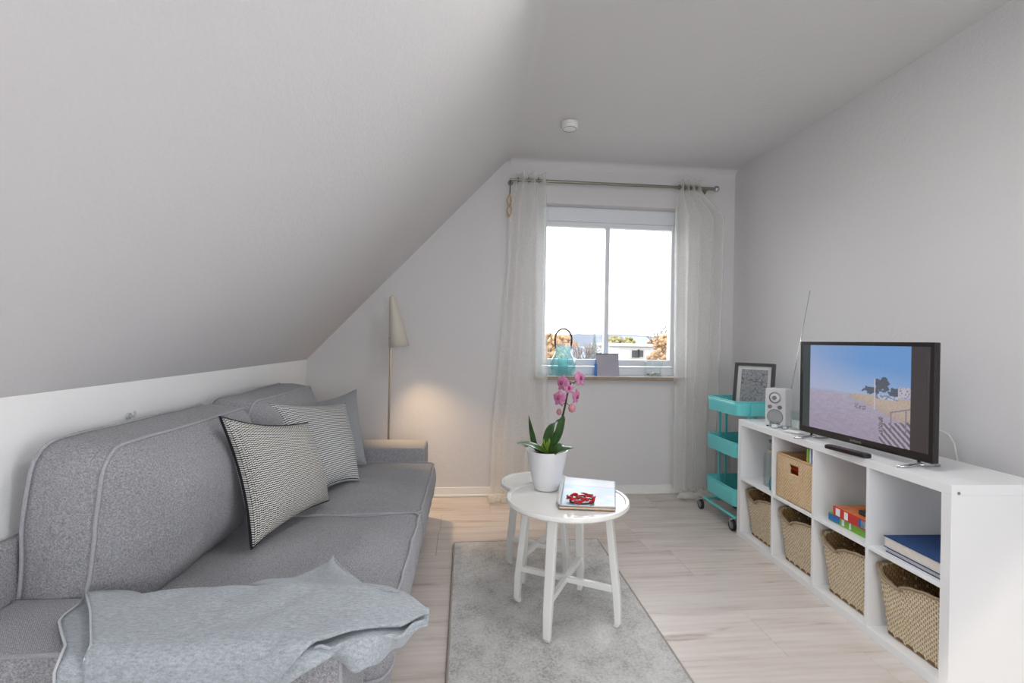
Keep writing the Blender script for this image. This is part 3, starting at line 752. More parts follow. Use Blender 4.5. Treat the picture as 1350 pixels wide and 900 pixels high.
# book with brochure and chili wreath
def flatbook(name, label, corners, z0, h, cover, edge, cat='book'):
    ctr = sum((Vector(c) for c in corners), Vector((0, 0, 0))) / 4; ctr.z = z0
    e = thing(name, label, cat, ctr, world=True)
    poly = [(c[0], c[1]) for c in corners]; inn = [tuple(Vector(c).to_2d().lerp(ctr.to_2d(), .015)) for c in corners]
    MB().prism(inn, 'z', z0 + .0015, z0 + h - .0015).build('pages', edge, e)
    MB().prism(poly, 'z', z0, z0 + .0016).build('back_cover', cover, e); MB().prism(poly, 'z', z0 + h - .0016, z0 + h).build('front_cover', cover, e)
    return e
c4 = [pxZ(737, 668, .56), pxZ(812, 671, .56), pxZ(806, 640, .56), pxZ(745, 636, .56)]
flatbook('book', 'thin tan-edged book lying on the larger white table', c4, Z1 + .0025, .010, 'book_tan', 'paper_edge')
q = [pxZ(738, 666, .566), pxZ(812, 668, .566), pxZ(811, 634, .566), pxZ(744, 628, .566)]
ctr = sum(q, Vector()) / 4
br = thing('brochure', 'open white brochure with pale printed page on top of the book', 'brochure', (ctr.x, ctr.y, Z1 + .0127), world=True)
mb = MB(); mb.col = []
def page(u, v):
    p_ = q[0].lerp(q[1], u).lerp(q[3].lerp(q[2], u), v); p_.z = Z1 + .0140 + .0035 * sin(pi * u) * (v > .5) * (v - .5) + .0022 * (1 - u) ** 3; return p_
mb.grid(30, 30, page)
for b_ in range(31):
    for a_ in range(31):
        u, v = a_ / 30, b_ / 30
        mb.col.append((226, 232, 240) if v > .72 else (200 + 25 * noise.noise(Vector((u * 5, v * 14, 1))), 216 + 18 * noise.noise(Vector((u * 5, v * 14, 2))), 232))
mb.build('page', 'cover_print', br, smooth=True, ang=180, solid=.0016)
f0, f1 = pxZ(733, 661, .565), pxZ(744, 625, .575)
MB().grid(8, 14, lambda u, v: q[0].lerp(q[3], v).lerp(f0.lerp(f1, v), u) + Vector((0, 0, .0035 - .008 * u * u + .0 * v))).build('turned_page', 'card_white', br, smooth=True, ang=180, solid=.001)
CW = pxZ(767, 659, .575); CW.z = Z1 + .0155
cw = thing('chili_wreath', 'small wreath of shiny red chilies on the brochure', 'ornament', CW, world=True)
rr_ = random.Random(3)
for k in range(22):
    a = 2 * pi * k / 22; r0 = .040 + rr_.uniform(-.008, .006); c = CW + Vector((1.35 * r0 * cos(a), r0 * sin(a), .012 + rr_.uniform(0, .012)))
    ta = a + pi / 2 + rr_.uniform(-.7, .7); d_ = Vector((cos(ta), sin(ta), rr_.uniform(-.25, .3))); L = .020
    pts = [c - d_ * L, c - d_ * L * .3 + Vector((0, 0, .003)), c + d_ * L * .4 + Vector((0, 0, .003)), c + d_ * L]
    for w in pts: w.z = max(w.z, CW.z + .006)
    MB().tube(pts, lambda t_: .0050 * (1 - t_) ** .5 + .0008, 7).build('chili', 'chili_red', cw, smooth=True, ang=180)
MB().tube([CW + Vector((.052 * cos(a / 20 * 2 * pi), .039 * sin(a / 20 * 2 * pi), .006)) for a in range(20)], .004, 6, closed=True).build('ring', 'stem_dark', cw, smooth=True)

# ================================================================== FLOOR LAMP
LP = Vector((-.553, 3.64, 0))
fl_ = thing('floor_lamp', 'slim standing lamp with a pale cone shade behind the sofa', 'lamp', LP, world=True)
MB().lathe([(.11, 0), (.115, .004), (.115, .014), (.10, .02), (.012, .024), (.0001, .024)], 40, LP).build('base', 'lamp_metal', fl_, smooth=True, ang=40)
MB().cyl(LP + Vector((0, 0, .02)), LP + Vector((.008, 0, 1.27)), .0075, .0075, 12).build('pole', 'lamp_pole', fl_, smooth=True)
A_ = Vector((LP.x + .012, LP.y, 1.588)); Bc = pxY(526, 457, LP.y)
ax = (Bc - A_); Lx = ax.length; ax.normalize(); s1 = ax.orthogonal().normalized(); s1 = (Vector((1, 0, 0)) - ax * ax.x).normalized(); s2 = ax.cross(s1)
pr = [(0.0005, 0), (.010, .004), (.018, .014), (.022, .03), (.030, .09), (.074, Lx)]
def shade(u, v):
    f = v * (len(pr) - 1); i = min(len(pr) - 2, int(f)); r_, l_ = [lerp(pr[i][k], pr[i + 1][k], f - i) for k in (0, 1)]
    a = 2 * pi * u; return A_ + ax * l_ + (s1 * cos(a) + s2 * sin(a)) * r_
MB().grid(36, 10, shade, wrap=True).build('lamp_shade', 'lamp_metal', fl_, smooth=True, ang=180, solid=.003)
bp = A_ + ax * (Lx * .80) - s1 * .02
MB().lathe([(.0001, -.03), (.02, -.02), (.026, 0), (.02, .018), (.012, .035), (.012, .06)], 16, bp).build('bulb', 'lamp_bulb', fl_, smooth=True, ang=180)
MB().cyl((LP.x + .004, LP.y - .012, 1.27), (LP.x + .004, LP.y - .030, 1.27), .007, n=10).build('switch', 'black_plastic', fl_)
ld = bpy.data.lights.new('lamp_light', 'SPOT'); ld.energy = 30; ld.color = (1, .68, .38); ld.spot_size = radians(86); ld.spot_blend = 1.0; ld.shadow_soft_size = .03
lo_ = bpy.data.objects.new('lamp_light', ld); COL.objects.link(lo_); lo_.location = bp + Vector((.01, 0, -.045)); lo_.rotation_euler = Vector((.34, -.02, -1)).to_track_quat('-Z', 'Y').to_euler()

# ================================================================== CUBE SHELF
SX, SY, SYAW, SL, SH, SD = 1.7631, 1.5785, .0407, 1.465, .77, .39
SR = -SYAW
def SP(l, d, z): return Vector((SX + d * cos(SYAW) + l * sin(SYAW), SY + l * cos(SYAW) - d * sin(SYAW), z))
sh = thing('cube_shelf', 'low white eight-cube shelf unit standing along the right wall', 'shelf', (SX, SY, 0), SR)
OT, IT = .038, .016
MB().box((0, 0, SH - OT), (SD, SL, SH)).build('top_panel', 'lacquer_white', sh, bevel=.0015)
MB().box((0, 0, 0), (SD, SL, OT)).build('bottom_panel', 'lacquer_white', sh, bevel=.0015)
for a in (0, SL - OT): MB().box((.0003, a + (.0003 if a == 0 else 0), OT), (SD - .0003, a + OT - (0 if a == 0 else .0003), SH - OT)).build('side_panel', 'lacquer_white', sh)
CWD = (SL - 2 * OT - 3 * IT) / 4; CHT = (SH - 2 * OT - IT) / 2
for k in range(1, 4):
    a = OT + k * CWD + (k - 1) * IT; MB().box((.001, a, OT), (SD - .001, a + IT, SH - OT)).build('divider', 'lacquer_white', sh, bevel=.001)
for k in range(4):
    a = OT + k * (CWD + IT); MB().box((.001, a, OT + CHT), (SD - .001, a + CWD, OT + CHT + IT)).build('cube_floor', 'lacquer_white', sh, bevel=.001)
for d_, z in ((.028, SH - .03), (SD - .028, SH - .03), (.028, .02), (SD - .028, .02)):
    MB().cyl((d_, .001, z), (d_, -.0012, z), .006, n=14).build('screw_cap', 'grey_button', sh)
def cube(k, up_): return OT + k * (CWD + IT), (OT + CHT + IT if up_ else OT)     # k counted from the near end

# seagrass baskets
def basket_wall(name, parent, hx, hy, H, taper, rim, mat, rows_, cols_, amp, nu=132, nv=26, thick=.010, r=.035):
    ol = resample([(a, b, 0) for a, b in rrect(hx, hy, r, 8)], nu); mb = MB(); mb.uv = []
    def fn(u, v):
        o = ol[int(round(u * nu)) % nu]; h = rim(o) * v; sc = lerp(taper, 1, (h / H))
        nn = Vector((o.x / hx, o.y / hy, 0)).normalized(); wv = amp * sin(u * nu / 3 * pi + (pi if int(h / H * rows_) % 2 else 0))
        return Vector((o.x * sc, o.y * sc, h + .004)) + nn * wv
    mb.grid(nu, nv, fn, wrap=False, uvs=lambda u, v: (u, v)); return mb.build(name, mat, parent, smooth=True, ang=180, solid=thick, soff=-1), ol
def basket(label, loc, rz):
    b = thing('seagrass_basket', label, 'basket', loc, rz, group='seagrass baskets in the lower cubes')
    hx, hy, H = .172, .158, .29
    def rim(o):
        h = H
        if o.x < 0:                                                 # the scooped front edge
            h -= interp([(0, 0), (.06, .012), (.18, .044), (.40, .054), (.455, .034), (.60, .018), (.82, .004), (1, 0)], (hy - o.y) / (2 * hy)) * sstep(-.6 * hx, -.97 * hx, o.x)
        return h - .012 * sstep(.3, .9, -o.x / hx)
    w, ol = basket_wall('body', b, hx, hy, H, .82, rim, 'wicker_seagrass', 18, 44, .0022)
    n = len(ol)
    pts = [Vector((o.x, o.y, rim(o) + .004)) for o in ol]
    MB().tube(pts, lambda t_: .006, 8, closed=True).build('rim', 'wicker_seagrass', b, smooth=True, ang=180)
    mb = MB(); mb.uv = []
    mb.grid(len(ol), 12, lambda u, v: (lambda o, h: Vector((o.x * lerp(.82, 1, h / H) * .925, o.y * lerp(.82, 1, h / H) * .925, h + .006)))(ol[int(round(u * n)) % n], (rim(ol[int(round(u * n)) % n]) - .008) * v), wrap=False)
    mb.build('lining', 'wicker_inside', b, smooth=True, ang=180)
    MB().prism([(o.x * .83, o.y * .83) for o in ol[::3]], 'z', .003, .014).build('bottom', 'wicker_inside', b)
    return b
lbl = ['seagrass basket in the lower cube nearest the camera', 'seagrass basket in the lower cube under the board games', 'seagrass basket in the lower cube under the rattan box', 'seagrass basket in the far lower cube by the teal cart']
b0 = None
for k in range(4):
    a, z = cube(k, False); loc = SP(a + CWD / 2, .192, z + .0005)
    if b0 is None: b0 = basket(lbl[0], loc, SR)
    else: dup(b0, loc, SR, lbl[k])

# far upper cube: glass lantern with rope, turquoise vase
a, z = cube(3, True)
c = SP(a + .135, .10, z + .0005)
gl = thing('glass_lantern', 'clear glass bottle lantern with rope in the far upper cube', 'lantern', c, world=True)
MB().lathe([(.045, 0), (.055, .004), (.058, .03), (.058, .17), (.05, .20), (.028, .22), (.026, .27)], 28, c).build('glass', 'smoked_clear', gl, smooth=True, ang=50)
MB().lathe([(.028, .265), (.030, .268), (.030, .283), (.0001, .285)], 24, c).build('lid', 'grey_button', gl, smooth=True, ang=40)
MB().tube([c + Vector((.032 * cos(k / 16 * 2 * pi), .032 * sin(k / 16 * 2 * pi), .218 + .004 * sin(k * 2))) for k in range(16)], .005, 6, closed=True).build('rope', 'rope', gl, smooth=True)
c = SP(a + .045, .06, z + .0005)
tv_ = thing('small_vase', 'small turquoise glass bottle vase in the far upper cube', 'vase', c, world=True)
MB().lathe([(.030, 0), (.036, .004), (.040, .04), (.034, .075), (.016, .095), (.012, .13), (.016, .15), (.013, .15)], 24, c).build('body', 'aqua_vase', tv_, smooth=True, ang=50)
MB().lathe([(.017, .145), (.017, .152), (.013, .152)], 20, c, capb=False).build('lip', 'aqua_vase', tv_, smooth=True)

# rattan box with papers
a, z = cube(2, True); loc = SP(a + CWD / 2, .175, z + .0005)
rb = thing('rattan_box', 'square woven rattan box with a cut-out handle in an upper cube', 'box', loc, SR)
hx, hy, H = .155, .153, .245
def side(fn, nu, nv, hole=None):
    mb = MB(); mb.uv = []; mb.grid(nu, nv, fn, skip=hole, uvs=lambda u, v: (u * .3, v)); return mb
wv = lambda u, v: .0018 * sin(u * 34 * pi + (pi if int(v * 22) % 2 else 0))
hole = lambda i, j: 15 <= i < 25 and 22 <= j < 29
side(lambda u, v: (-hx - wv(u, v), lerp(-hy, hy, u), lerp(.003, H, v)), 40, 34, hole).build('front_wall', 'wicker_rattan', rb, smooth=True, ang=180, solid=.010)
side(lambda u, v: (hx - wv(u, v), lerp(-hy, hy, u), lerp(.003, H, v)), 40, 34).build('back_wall', 'wicker_rattan', rb, smooth=True, ang=180, solid=.010)
for s_ in (-1, 1): side(lambda u, v: (lerp(-hx, hx, u), s_ * hy + wv(u, v), lerp(.003, H, v)), 40, 34).build('side_wall', 'wicker_rattan', rb, smooth=True, ang=180, solid=.010)
MB().box((-hx, -hy, .002), (hx, hy, .012)).build('bottom', 'wicker_rattan', rb)
MB().tube(resample([(x, y, H + .002) for x, y in rrect(hx, hy, .012, 4)], 80), .0075, 8, closed=True).build('rim', 'wicker_rattan', rb, smooth=True, ang=180)
def upright(name, label, l, d, z, w, dd, h, mat, tilt=0, cat='book'):
    e = thing(name, label, cat, SP(l, d, z), SR); R_ = Matrix.Rotation(tilt, 4, 'X'); pv = Vector((0, 0, 0))
    rot = R_.to_3x3()
    MB().box((-dd / 2 + .003, -w / 2 + .0015, .003), (dd / 2, w / 2 - .0015, h - .003), rot, pv).build('pages', 'paper_edge', e)
    MB().box((-dd / 2, -w / 2, 0), (dd / 2, -w / 2 + .0015, h), rot, pv).build('cover', mat, e); MB().box((-dd / 2, w / 2 - .0015, 0), (dd / 2, w / 2, h), rot, pv).build('cover', mat, e)
    MB().box((-dd / 2 - .0015, -w / 2, 0), (-dd / 2, w / 2, h), rot, pv).build('spine', mat, e); return e
zb = z + .0135
upright('book', 'thin navy booklet standing in the rattan box, nearest', a + .040, .11, zb, .010, .16, .318, 'book_navy')
upright('book', 'thin white booklet beside the navy one in the rattan box', a + .056, .11, zb, .010, .16, .314, 'book_white')
upright('book', 'green booklet standing in the rattan box', a + .078, .11, zb, .012, .16, .310, 'book_green')
e = thing('folder', 'orange folder lying slanted in the rattan box', 'folder', SP(a + .20, .185, zb + .001), SR)
R3 = Matrix.Rotation(-.5, 3, 'Y')
MB().box((-.11, -.095, .20), (.11, .095, .204), R3, Vector((0, 0, .20))).build('cover', 'folder_orange', e); MB().box((-.108, -.093, .2055), (.108, .093, .212), R3, Vector((0, 0, .20))).build('sheets', 'folder_orange', e)
MB().box((-.12, -.10, .0), (.11, .10, .155)).build('contents', 'folder_orange', e, bevel=.004)

# board games
a, z = cube(1, True)
def game(label, l0, l1, d0, d1, z0, h, side_m, top_m, ends, sx=0):
    e = thing('board_game', label, 'board game', SP((l0 + l1) / 2, (d0 + d1) / 2, z0), SR, group='board games in the upper cube')
    w, dp = (l1 - l0) / 2, (d1 - d0) / 2
    MB().box((-dp, -w, 0), (dp, w, h * .45)).build('tray', side_m, e, bevel=.001)
    li = MB().box((-dp - .0015, -w - .0015, h * .42), (dp + .0015, w + .0015, h)).build('lid', side_m, e, bevel=.001)
    MB().box((-dp + .002, -w + .002, h), (dp - .002, w - .002, h + .0006)).build('lid_print', top_m, li)
    for u0, u1, mt in ends: MB().box((-dp - .0024, lerp(w, -w, u1), h * .15), (-dp - .0015, lerp(w, -w, u0), h * .9)).build('side_print', mt, li)
    return e
game('green and blue board game box at the bottom of the stack', a + .02, a + .285, .045, .34, z + .0005, .040, 'game_green', 'game_green', [(0, .28, 'game_blue'), (.34, .40, 'book_white'), (.52, .56, 'book_white'), (.88, .97, 'game_blue')])
game('red board game box on top of the green one', a + .005, a + .235, .030, .30, z + .0425, .046, 'game_red', 'game_orange', [(.08, .2, 'book_white'), (.32, .42, 'card_white'), (.70, 1.0, 'game_blue'), (.76, .94, 'book_white')])
e = thing('card_case', 'small black case lying on the red board game', 'case', SP(a + .065, .12, z + .0895), SR)
MB().box((-.06, -.05, 0), (.06, .05, .022)).build('body', 'black_plastic', e, bevel=.004); MB().box((-.061, -.051, .012), (.061, .051, .0135)).build('seam', 'frame_grey', e)

# photo albums
a, z = cube(0, True)
def album(label, l0, l1, d0, d1, z0, h, grp='blue albums in the near upper cube'):
    e = thing('photo_album', label, 'album', SP((l0 + l1) / 2, (d0 + d1) / 2, z0), SR, group=grp); w, dp = (l1 - l0) / 2, (d1 - d0) / 2
    MB().box((-dp + .004, -w, .003), (dp, w - .004, h - .003)).build('pages', 'paper_edge', e)
    for q in (0, h - .003): MB().box((-dp, -w, q), (dp, w, q + .003)).build('cover', 'blue_cloth', e, bevel=.001)
    MB().box((dp, -w, 0), (dp + .003, w, h)).build('spine', 'blue_cloth', e); return e
album('thin blue photo album under the thick blue album', a + .012, a + .275, .028, .345, z + .0005, .020)
album('thick blue photo album lying on the thin one', a + .01, a + .28, .022, .345, z + .0208, .047)
e = thing('notebook', 'dark blue notebook standing at the back of the near upper cube', 'notebook', SP(a + .175, .372, z + .0005), SR)
MB().box((-.006, -.14, 0), (.006, .14, .105)).build('cover', 'blue_cloth', e, bevel=.001); MB().box((-.004, -.138, .004), (.004, .141, .103)).build('pages', 'paper_edge', e)

# ================================================================== TV
TA = Vector((1.838, 2.479, 0)); TB = Vector((1.868, 1.749, 0)); tdir = (TB - TA).normalized(); TW = (TB - TA).length
TVc = (TA + TB) / 2; trz = atan2(tdir.y, tdir.x)
tv = thing('television', 'flat black television showing a beach, standing on the white shelf', 'television', (TVc.x, TVc.y, SH + .0005), trz)
zb0, zt0 = .030, .517; hw = TW / 2
MB().box((-hw, .004, zb0), (hw, .030, zt0)).build('housing', 'tv_bezel', tv, bevel=.004)
MB().box((-hw * .7, .030, zb0 + .06), (hw * .7, .062, zt0 - .12)).build('rear_shell', 'black_plastic', tv, bevel=.012)
bz = MB(); e_ = .018; eb = .034
bz.box((-hw, 0, zb0), (hw, .004, zb0 + eb)); bz.box((-hw, 0, zt0 - e_), (hw, .004, zt0)); bz.box((-hw, 0, zb0 + eb), (-hw + e_, .004, zt0 - e_)); bz.box((hw - e_, 0, zb0 + eb), (hw, .004, zt0 - e_))
bz.build('bezel', 'tv_bezel', tv, bevel=.001)
mb = MB(); mb.col = []; NU, NV = 220, 140
sx0, sx1, sz0, sz1 = -hw + e_, hw - e_, zb0 + eb, zt0 - e_
mb.grid(NU, NV, lambda u, v: (lerp(sx0, sx1, u), .0022, lerp(sz0, sz1, v)))
N3 = lambda x, y, s_: noise.noise(Vector((x, y, s_)))
def mixc(a, b, t_): return tuple(lerp(x, y, t_) for x, y in zip(a, b))
def pic(u, v):
    if u < .075: return (52, 60, 62)
    if u > .885: return (62, 56, 58)
    x = (u - .075) / .81; y = v
    hor = .485 + .004 * N3(x * 6, 0, 4)
    if y > hor:
        t_ = (y - hor) / (1 - hor); c = mixc((172, 186, 214), (92, 148, 212), min(1, t_ * 1.25 + .35 * x))
        c = mixc(c, (168, 172, 206), max(0, .75 - x * 1.3) * (1 - t_ * .35))
    elif y > hor - .02 and x < .5: c = mixc((150, 168, 200), (170, 178, 200), x)
    else:
        t_ = (hor - y) / hor; c = mixc((168, 160, 180), (150, 138, 158), t_); nn = N3(x * 60, y * 140 + 3, 1) * 14 + N3(x * 14, y * 40, 2) * 10 + N3(x * 120, y * 220, 6) * 12
        c = tuple(q + nn for q in c)
        dl = hor + .012 - (x - .48) * .34; d0 = hor - .03 - (x - .44) * .42 + .03 * N3(x * 18, y * 18, 14)
        if x > .45 and d0 < y < hor + .03 and y < dl + .20: 
            c = tuple(q + N3(x * 70, y * 120, 3) * 26 for q in mixc((184, 164, 146), (158, 138, 126), max(0, (dl - y) / .16)))
        if abs(x - .56) < .055 and abs(y - .34 + (x - .56) * .2) < .028 and N3(x * 60, y * 90, 8) > .0: c = (96, 94, 108)
    tr = max(0, 1 - ((x - .77) / .085) ** 2 - ((y - .60) / .085) ** 2 + .8 * N3(x * 26, y * 26, 5))
    tr2 = max(0, 1 - ((x - .66) / .09) ** 2 - ((y - .535) / .05) ** 2 + .8 * N3(x * 30, y * 30, 7))
    tr3 = max(0, 1 - ((x - .87) / .07) ** 2 - ((y - .53) / .06) ** 2 + .8 * N3(x * 30, y * 30, 9))
    if max(tr, tr2, tr3) > .35 and y > hor - .03: c = (62 + 40 * N3(x * 50, y * 50, 2), 72, 84)
    if abs(x - .695) < .006 and hor - .15 < y < .66: c = (196, 188, 196)
    if .90 < x and .49 < y < .60: c = (190, 182, 194) if N3(x * 90, y * 60, 12) > -.25 else (100, 104, 120)
    if .70 < x < .9 and .455 < y < .50: c = (110, 122, 150) if N3(x * 40, y * 40, 11) > 0 else (186, 190, 210)
    # plank steps and rail in the lower right corner
    if x > .74 and y < .20 + (x - .74) * .25:
        k = (x - .72) * 1.3 + y * 1.2; c = (172, 160, 172) if int(k * 26) % 2 else (88, 80, 94)
    if abs(x - .755) < .022 and .10 < y < .27: c = (92, 84, 92) if N3(x * 90, y * 60, 1) > -.1 else (168, 160, 176)
    if x > .83 and (abs(y - (.33 + (x - .83) * .35)) < .007 or (abs(x - .84) < .006 and .15 < y < .33) or (abs(x - .965) < .005 and .15 < y < .37)): c = (120, 110, 124)
    return mixc(c, (150, 150, 166), .22)
for j in range(NV + 1):
    for i in range(NU + 1): mb.col.append(pic(i / NU, j / NV))
mb.build('screen', 'tv_picture', tv)
MB().box((sx1 + .002 - .010, .0015, sz0), (sx1 - .006, .0032, sz1)).build('screen_edge', 'frame_grey', tv)
cu = bpy.data.curves.new('lettering', 'FONT'); cu.body = 'SAMSUNG'; cu.size = .014; cu.align_x = 'CENTER'; cu.extrude = .0003
tmp = bpy.data.objects.new('lettering_curve', cu); COL.objects.link(tmp); bpy.context.view_layer.update()
tme = bpy.data.meshes.new_from_object(tmp); bpy.data.objects.remove(tmp)
to = bpy.data.objects.new('lettering', tme); COL.objects.link(to); to.parent = tv; to.location = (.0, -.0006, zb0 + .010); to.rotation_euler = (pi / 2, 0, 0); tme.materials.clear(); tme.materials.append(MATS['chrome'])
for s_ in (-1, 1):
    x = s_ * (hw - .07)
    MB().tube([(x, .018, zb0 + .01), (x, .016, .012), (x + .0, -.03, .006), (x, -.085, .0045)], lambda t_: .0085 - .003 * t_, 10).tube([(x, .016, .012), (x, .06, .006), (x, .115, .0045)], lambda t_: .0085 - .003 * t_, 10).build('stand_foot', 'chrome', tv, smooth=True, ang=180)
# remote
rm0, rm1 = pxZ(1090, 586, .785), pxZ(1146, 600, .785); rc_ = (rm0 + rm1) / 2; rl = (rm1 - rm0).length
rmo = thing('remote_control', 'long black remote control lying in front of the television', 'remote', (rc_.x, rc_.y, SH + .0005), atan2((rm1 - rm0).y, (rm1 - rm0).x))
MB().prism([(x, y) for x, y in rrect(rl / 2, .024, .018, 6)], 'z', 0, .018).build('body', 'black_plastic', rmo, bevel=.005, seg=3)
for i in range(6):
    for j in range(3): MB().cyl((-rl * .32 + i * .022, -.012 + j * .012, .018), (-rl * .32 + i * .022, -.012 + j * .012, .0195), .0035, n=8).build('button', 'grey_button' if (i + j) % 4 else 'game_red', rmo)
MB().lathe([(.016, .018), (.016, .0197), (.009, .0197), (.009, .0185), (.0001, .0185)], 20, (rl * .40, 0, 0)).build('ring_button', 'frame_grey', rmo, smooth=True, ang=30)
# television cable on the wall
cp = [pxX(1228, 566, 2.20), pxX(1240, 567, 2.27), pxX(1251, 573, 2.275), pxX(1258, 585, 2.278), pxX(1262, 607, 2.278), Vector((2.272, 2.02, .60)), Vector((2.268, 2.02, .1))]
tag(MB().tube(cp, .003, 6).build('power_cable', 'wire_white', None, smooth=True, ang=180, loc=tuple(cp[-1])), 'thin white cable hanging on the wall behind the television', 'cable')

# radio
phi = radians(56); rb0 = pxZ(1008, 561, SH); rdr = Vector((cos(phi), -sin(phi), 0)); rdb = Vector((sin(phi), cos(phi), 0))
rw_, rd_, rh_ = .118, .10, .232
rc0 = rb0 + rdr * rw_ / 2 + rdb * rd_ / 2
ra_ = thing('tabletop_radio', 'small upright silver-white radio with a long aerial on the shelf', 'radio', (rc0.x, rc0.y, SH + .0005), -phi)
MB().box((-rw_ / 2, -rd_ / 2, .004), (rw_ / 2, rd_ / 2, rh_)).build('cabinet', 'radio_white', ra_, bevel=.008, seg=3)
def disc(name, x, z, r, mat, h=.004, par=None, prof=None):
    y = -rd_ / 2; mb = MB(); prof = prof or [(r, 0), (r, h), (r * .85, h * 1.2), (.0001, h * 1.2)]; n = 28; i = 0
    for rr2, hh in prof: mb.v += [Vector((x + rr2 * cos(2 * pi * k / n), y - hh, z + rr2 * sin(2 * pi * k / n))) for k in range(n)]
    for j in range(len(prof) - 1): mb.f += [[j * n + k, j * n + (k + 1) % n, (j + 1) * n + (k + 1) % n, (j + 1) * n + k] for k in range(n)]
    return mb.build(name, mat, par or ra_, smooth=True, ang=35)
dl = disc('tuning_dial', 0, .178, .034, 'chrome', .006); disc('dial_face', 0, .178, .026, 'radio_white', .009, dl); disc('dial_knob', 0, .178, .012, 'grey_button', .016, dl)
disc('knob', -.028, .122, .011, 'grey_button', .012); disc('knob', .028, .122, .011, 'grey_button', .012)
disc('speaker_grille', 0, .062, .042, 'radio_grille', .002); disc('speaker_ring', 0, .062, .046, 'grey_button', .001)
for sx_ in (-1, 1):
    for sy_ in (-1, 1): MB().cyl((sx_ * .045, sy_ * .042, 0), (sx_ * .045, sy_ * .042, .005), .008, n=10).build('foot', 'black_rubber', ra_)
an0 = (Matrix.Rotation(phi, 3, 'Z') @ (pxY(1041, 505, rc0.y + .06) - Vector((rc0.x, rc0.y, SH)))); an1 = Matrix.Rotation(phi, 3, 'Z') @ (pxY(1068, 383, rc0.y + .10) - Vector((rc0.x, rc0.y, SH)))
base = Vector((rw_ / 2 - .012, rd_ / 2 + .006, rh_ - .02))
MB().tube([base, base + (an1 - base) * .5, an1], lambda t_: .0028 - .0014 * t_, 8).build('aerial', 'chrome', ra_, smooth=True, ang=180)
MB().box((base.x - .006, rd_ / 2 - .001, base.z - .010), (base.x + .006, rd_ / 2 + .008, base.z + .008)).build('aerial_mount', 'grey_button', ra_)
# little glass bowls and candle glass
def bowl(label, p_, r, h):
    e = thing('glass_bowl', label, 'bowl', p_, world=True, group='small glass bowls in front of the radio')
    MB().lathe([(r * .5, 0), (r * .9, h * .25), (r, h * .6), (r * .85, h), (r * .78, h), (r * .9, h * .6), (r * .8, h * .3), (.0001, h * .12)], 20, p_).build('glass', 'clear_glass', e, smooth=True, ang=60)
    MB().lathe([(r * .55, h * .14), (r * .55, h * .5), (.0001, h * .5)], 16, p_).build('wax', 'card_white', e, smooth=True, ang=40)
q_ = pxZ(1018, 562, SH); q_.z = SH + .0005; bowl('round glass tealight bowl at the foot of the radio', q_ + Vector((-.022, -.055, 0)), .030, .042)
q_ = pxZ(1031, 564, SH); q_.z = SH + .0005; bowl('lower glass tealight bowl beside the round one', q_ + Vector((-.008, -.038, 0)), .022, .022)
q_ = pxZ(1050, 566, SH); q_.z = SH + .0005
e = thing('drinking_glass', 'clear drinking glass standing between radio and television', 'glass', q_, world=True)
MB().lathe([(.030, 0), (.032, .006), (.036, .11), (.0335, .11), (.030, .012), (.0001, .010)], 24, q_).build('glass', 'clear_glass', e, smooth=True, ang=60)
MB().lathe([(.016, .0), (.0165, .035), (.0001, .035)], 16, q_ + Vector((0, 0, .0105))).build('candle', 'card_white', e, smooth=True, ang=40)
pc_ = pxZ(1047, 571, SH)
e = thing('folded_paper', 'folded white paper slip lying left of the television', 'paper', (pc_.x, pc_.y, SH + .0005), SR + .2)
MB().grid(6, 8, lambda u, v: (lerp(-.03, .03, u), lerp(-.05, .05, v), .001 + .004 * abs(u - .4))).build('sheet', 'card_white', e, smooth=True, solid=.0008)
MB().grid(4, 6, lambda u, v: (lerp(-.028, .02, u), lerp(-.045, .045, v), .0075 + .005 * u)).build('fold', 'card_white', e, smooth=True, solid=.0006)

# ================================================================== TEAL CART
CX0, CX1, CY0, CY1 = 1.822, 2.122, 3.068, 3.465
ct = thing('utility_cart', 'teal three-tier metal cart on castors beside the shelf', 'cart', ((CX0 + CX1) / 2, (CY0 + CY1) / 2, 0), world=True)
ccx, ccy, chx, chy = (CX0 + CX1) / 2, (CY0 + CY1) / 2, (CX1 - CX0) / 2, (CY1 - CY0) / 2
for zt, zb in ((.879, .785), (.599, .500), (.285, .172)):
    ol = resample([(a, b, 0) for a, b in rrect(chx, chy, .03, 6)], 72)
    mb = MB(); n = len(ol)
    mb.grid(n, 3, lambda u, v: (ccx + ol[int(round(u * n)) % n].x * lerp(.975, 1, v), ccy + ol[int(round(u * n)) % n].y * lerp(.975, 1, v), lerp(zb, zt, v)), wrap=True)
    mb.f.append([k for k in range(n)][::-1])
    tr = mb.build('tray', 'teal_paint', ct, smooth=True, ang=50, solid=.0025)
    MB().tube([(ccx + o.x, ccy + o.y, zt) for o in ol], .0045, 8, closed=True).build('rim', 'teal_paint', tr, smooth=True, ang=180)
for y in (CY0 + .016, CY1 - .016):
    for x in (ccx - .052, ccx - .002):
        MB().box((x - .009, y - .005, .09), (x + .009, y + .005, .87)).build('post', 'teal_paint', ct, bevel=.003)
hd = [(ccx - .085, CY0 - .002, .845), (ccx - .085, CY0 - .03, .86), (ccx + .085, CY0 - .03, .86), (ccx + .085, CY0 - .002, .845)]
MB().box((ccx - .05, CY0 - .008, .782), (ccx + .07, CY0 + .001, .872)).build('handle_plate', 'teal_paint', ct, bevel=.004)
zf = .098
for x in (CX0 + .008, CX1 - .008): MB().tube([(x, CY0 + .02, zf), (x, CY1 + .03, zf)], .010, 10).build('base_rail', 'teal_paint', ct, smooth=True)
for y in (CY1 + .03, CY0 + .02): MB().box((CX0 + .0, y - .014, zf - .008), (CX1, y + .014, zf + .008)).build('base_bar', 'teal_paint', ct, bevel=.005)
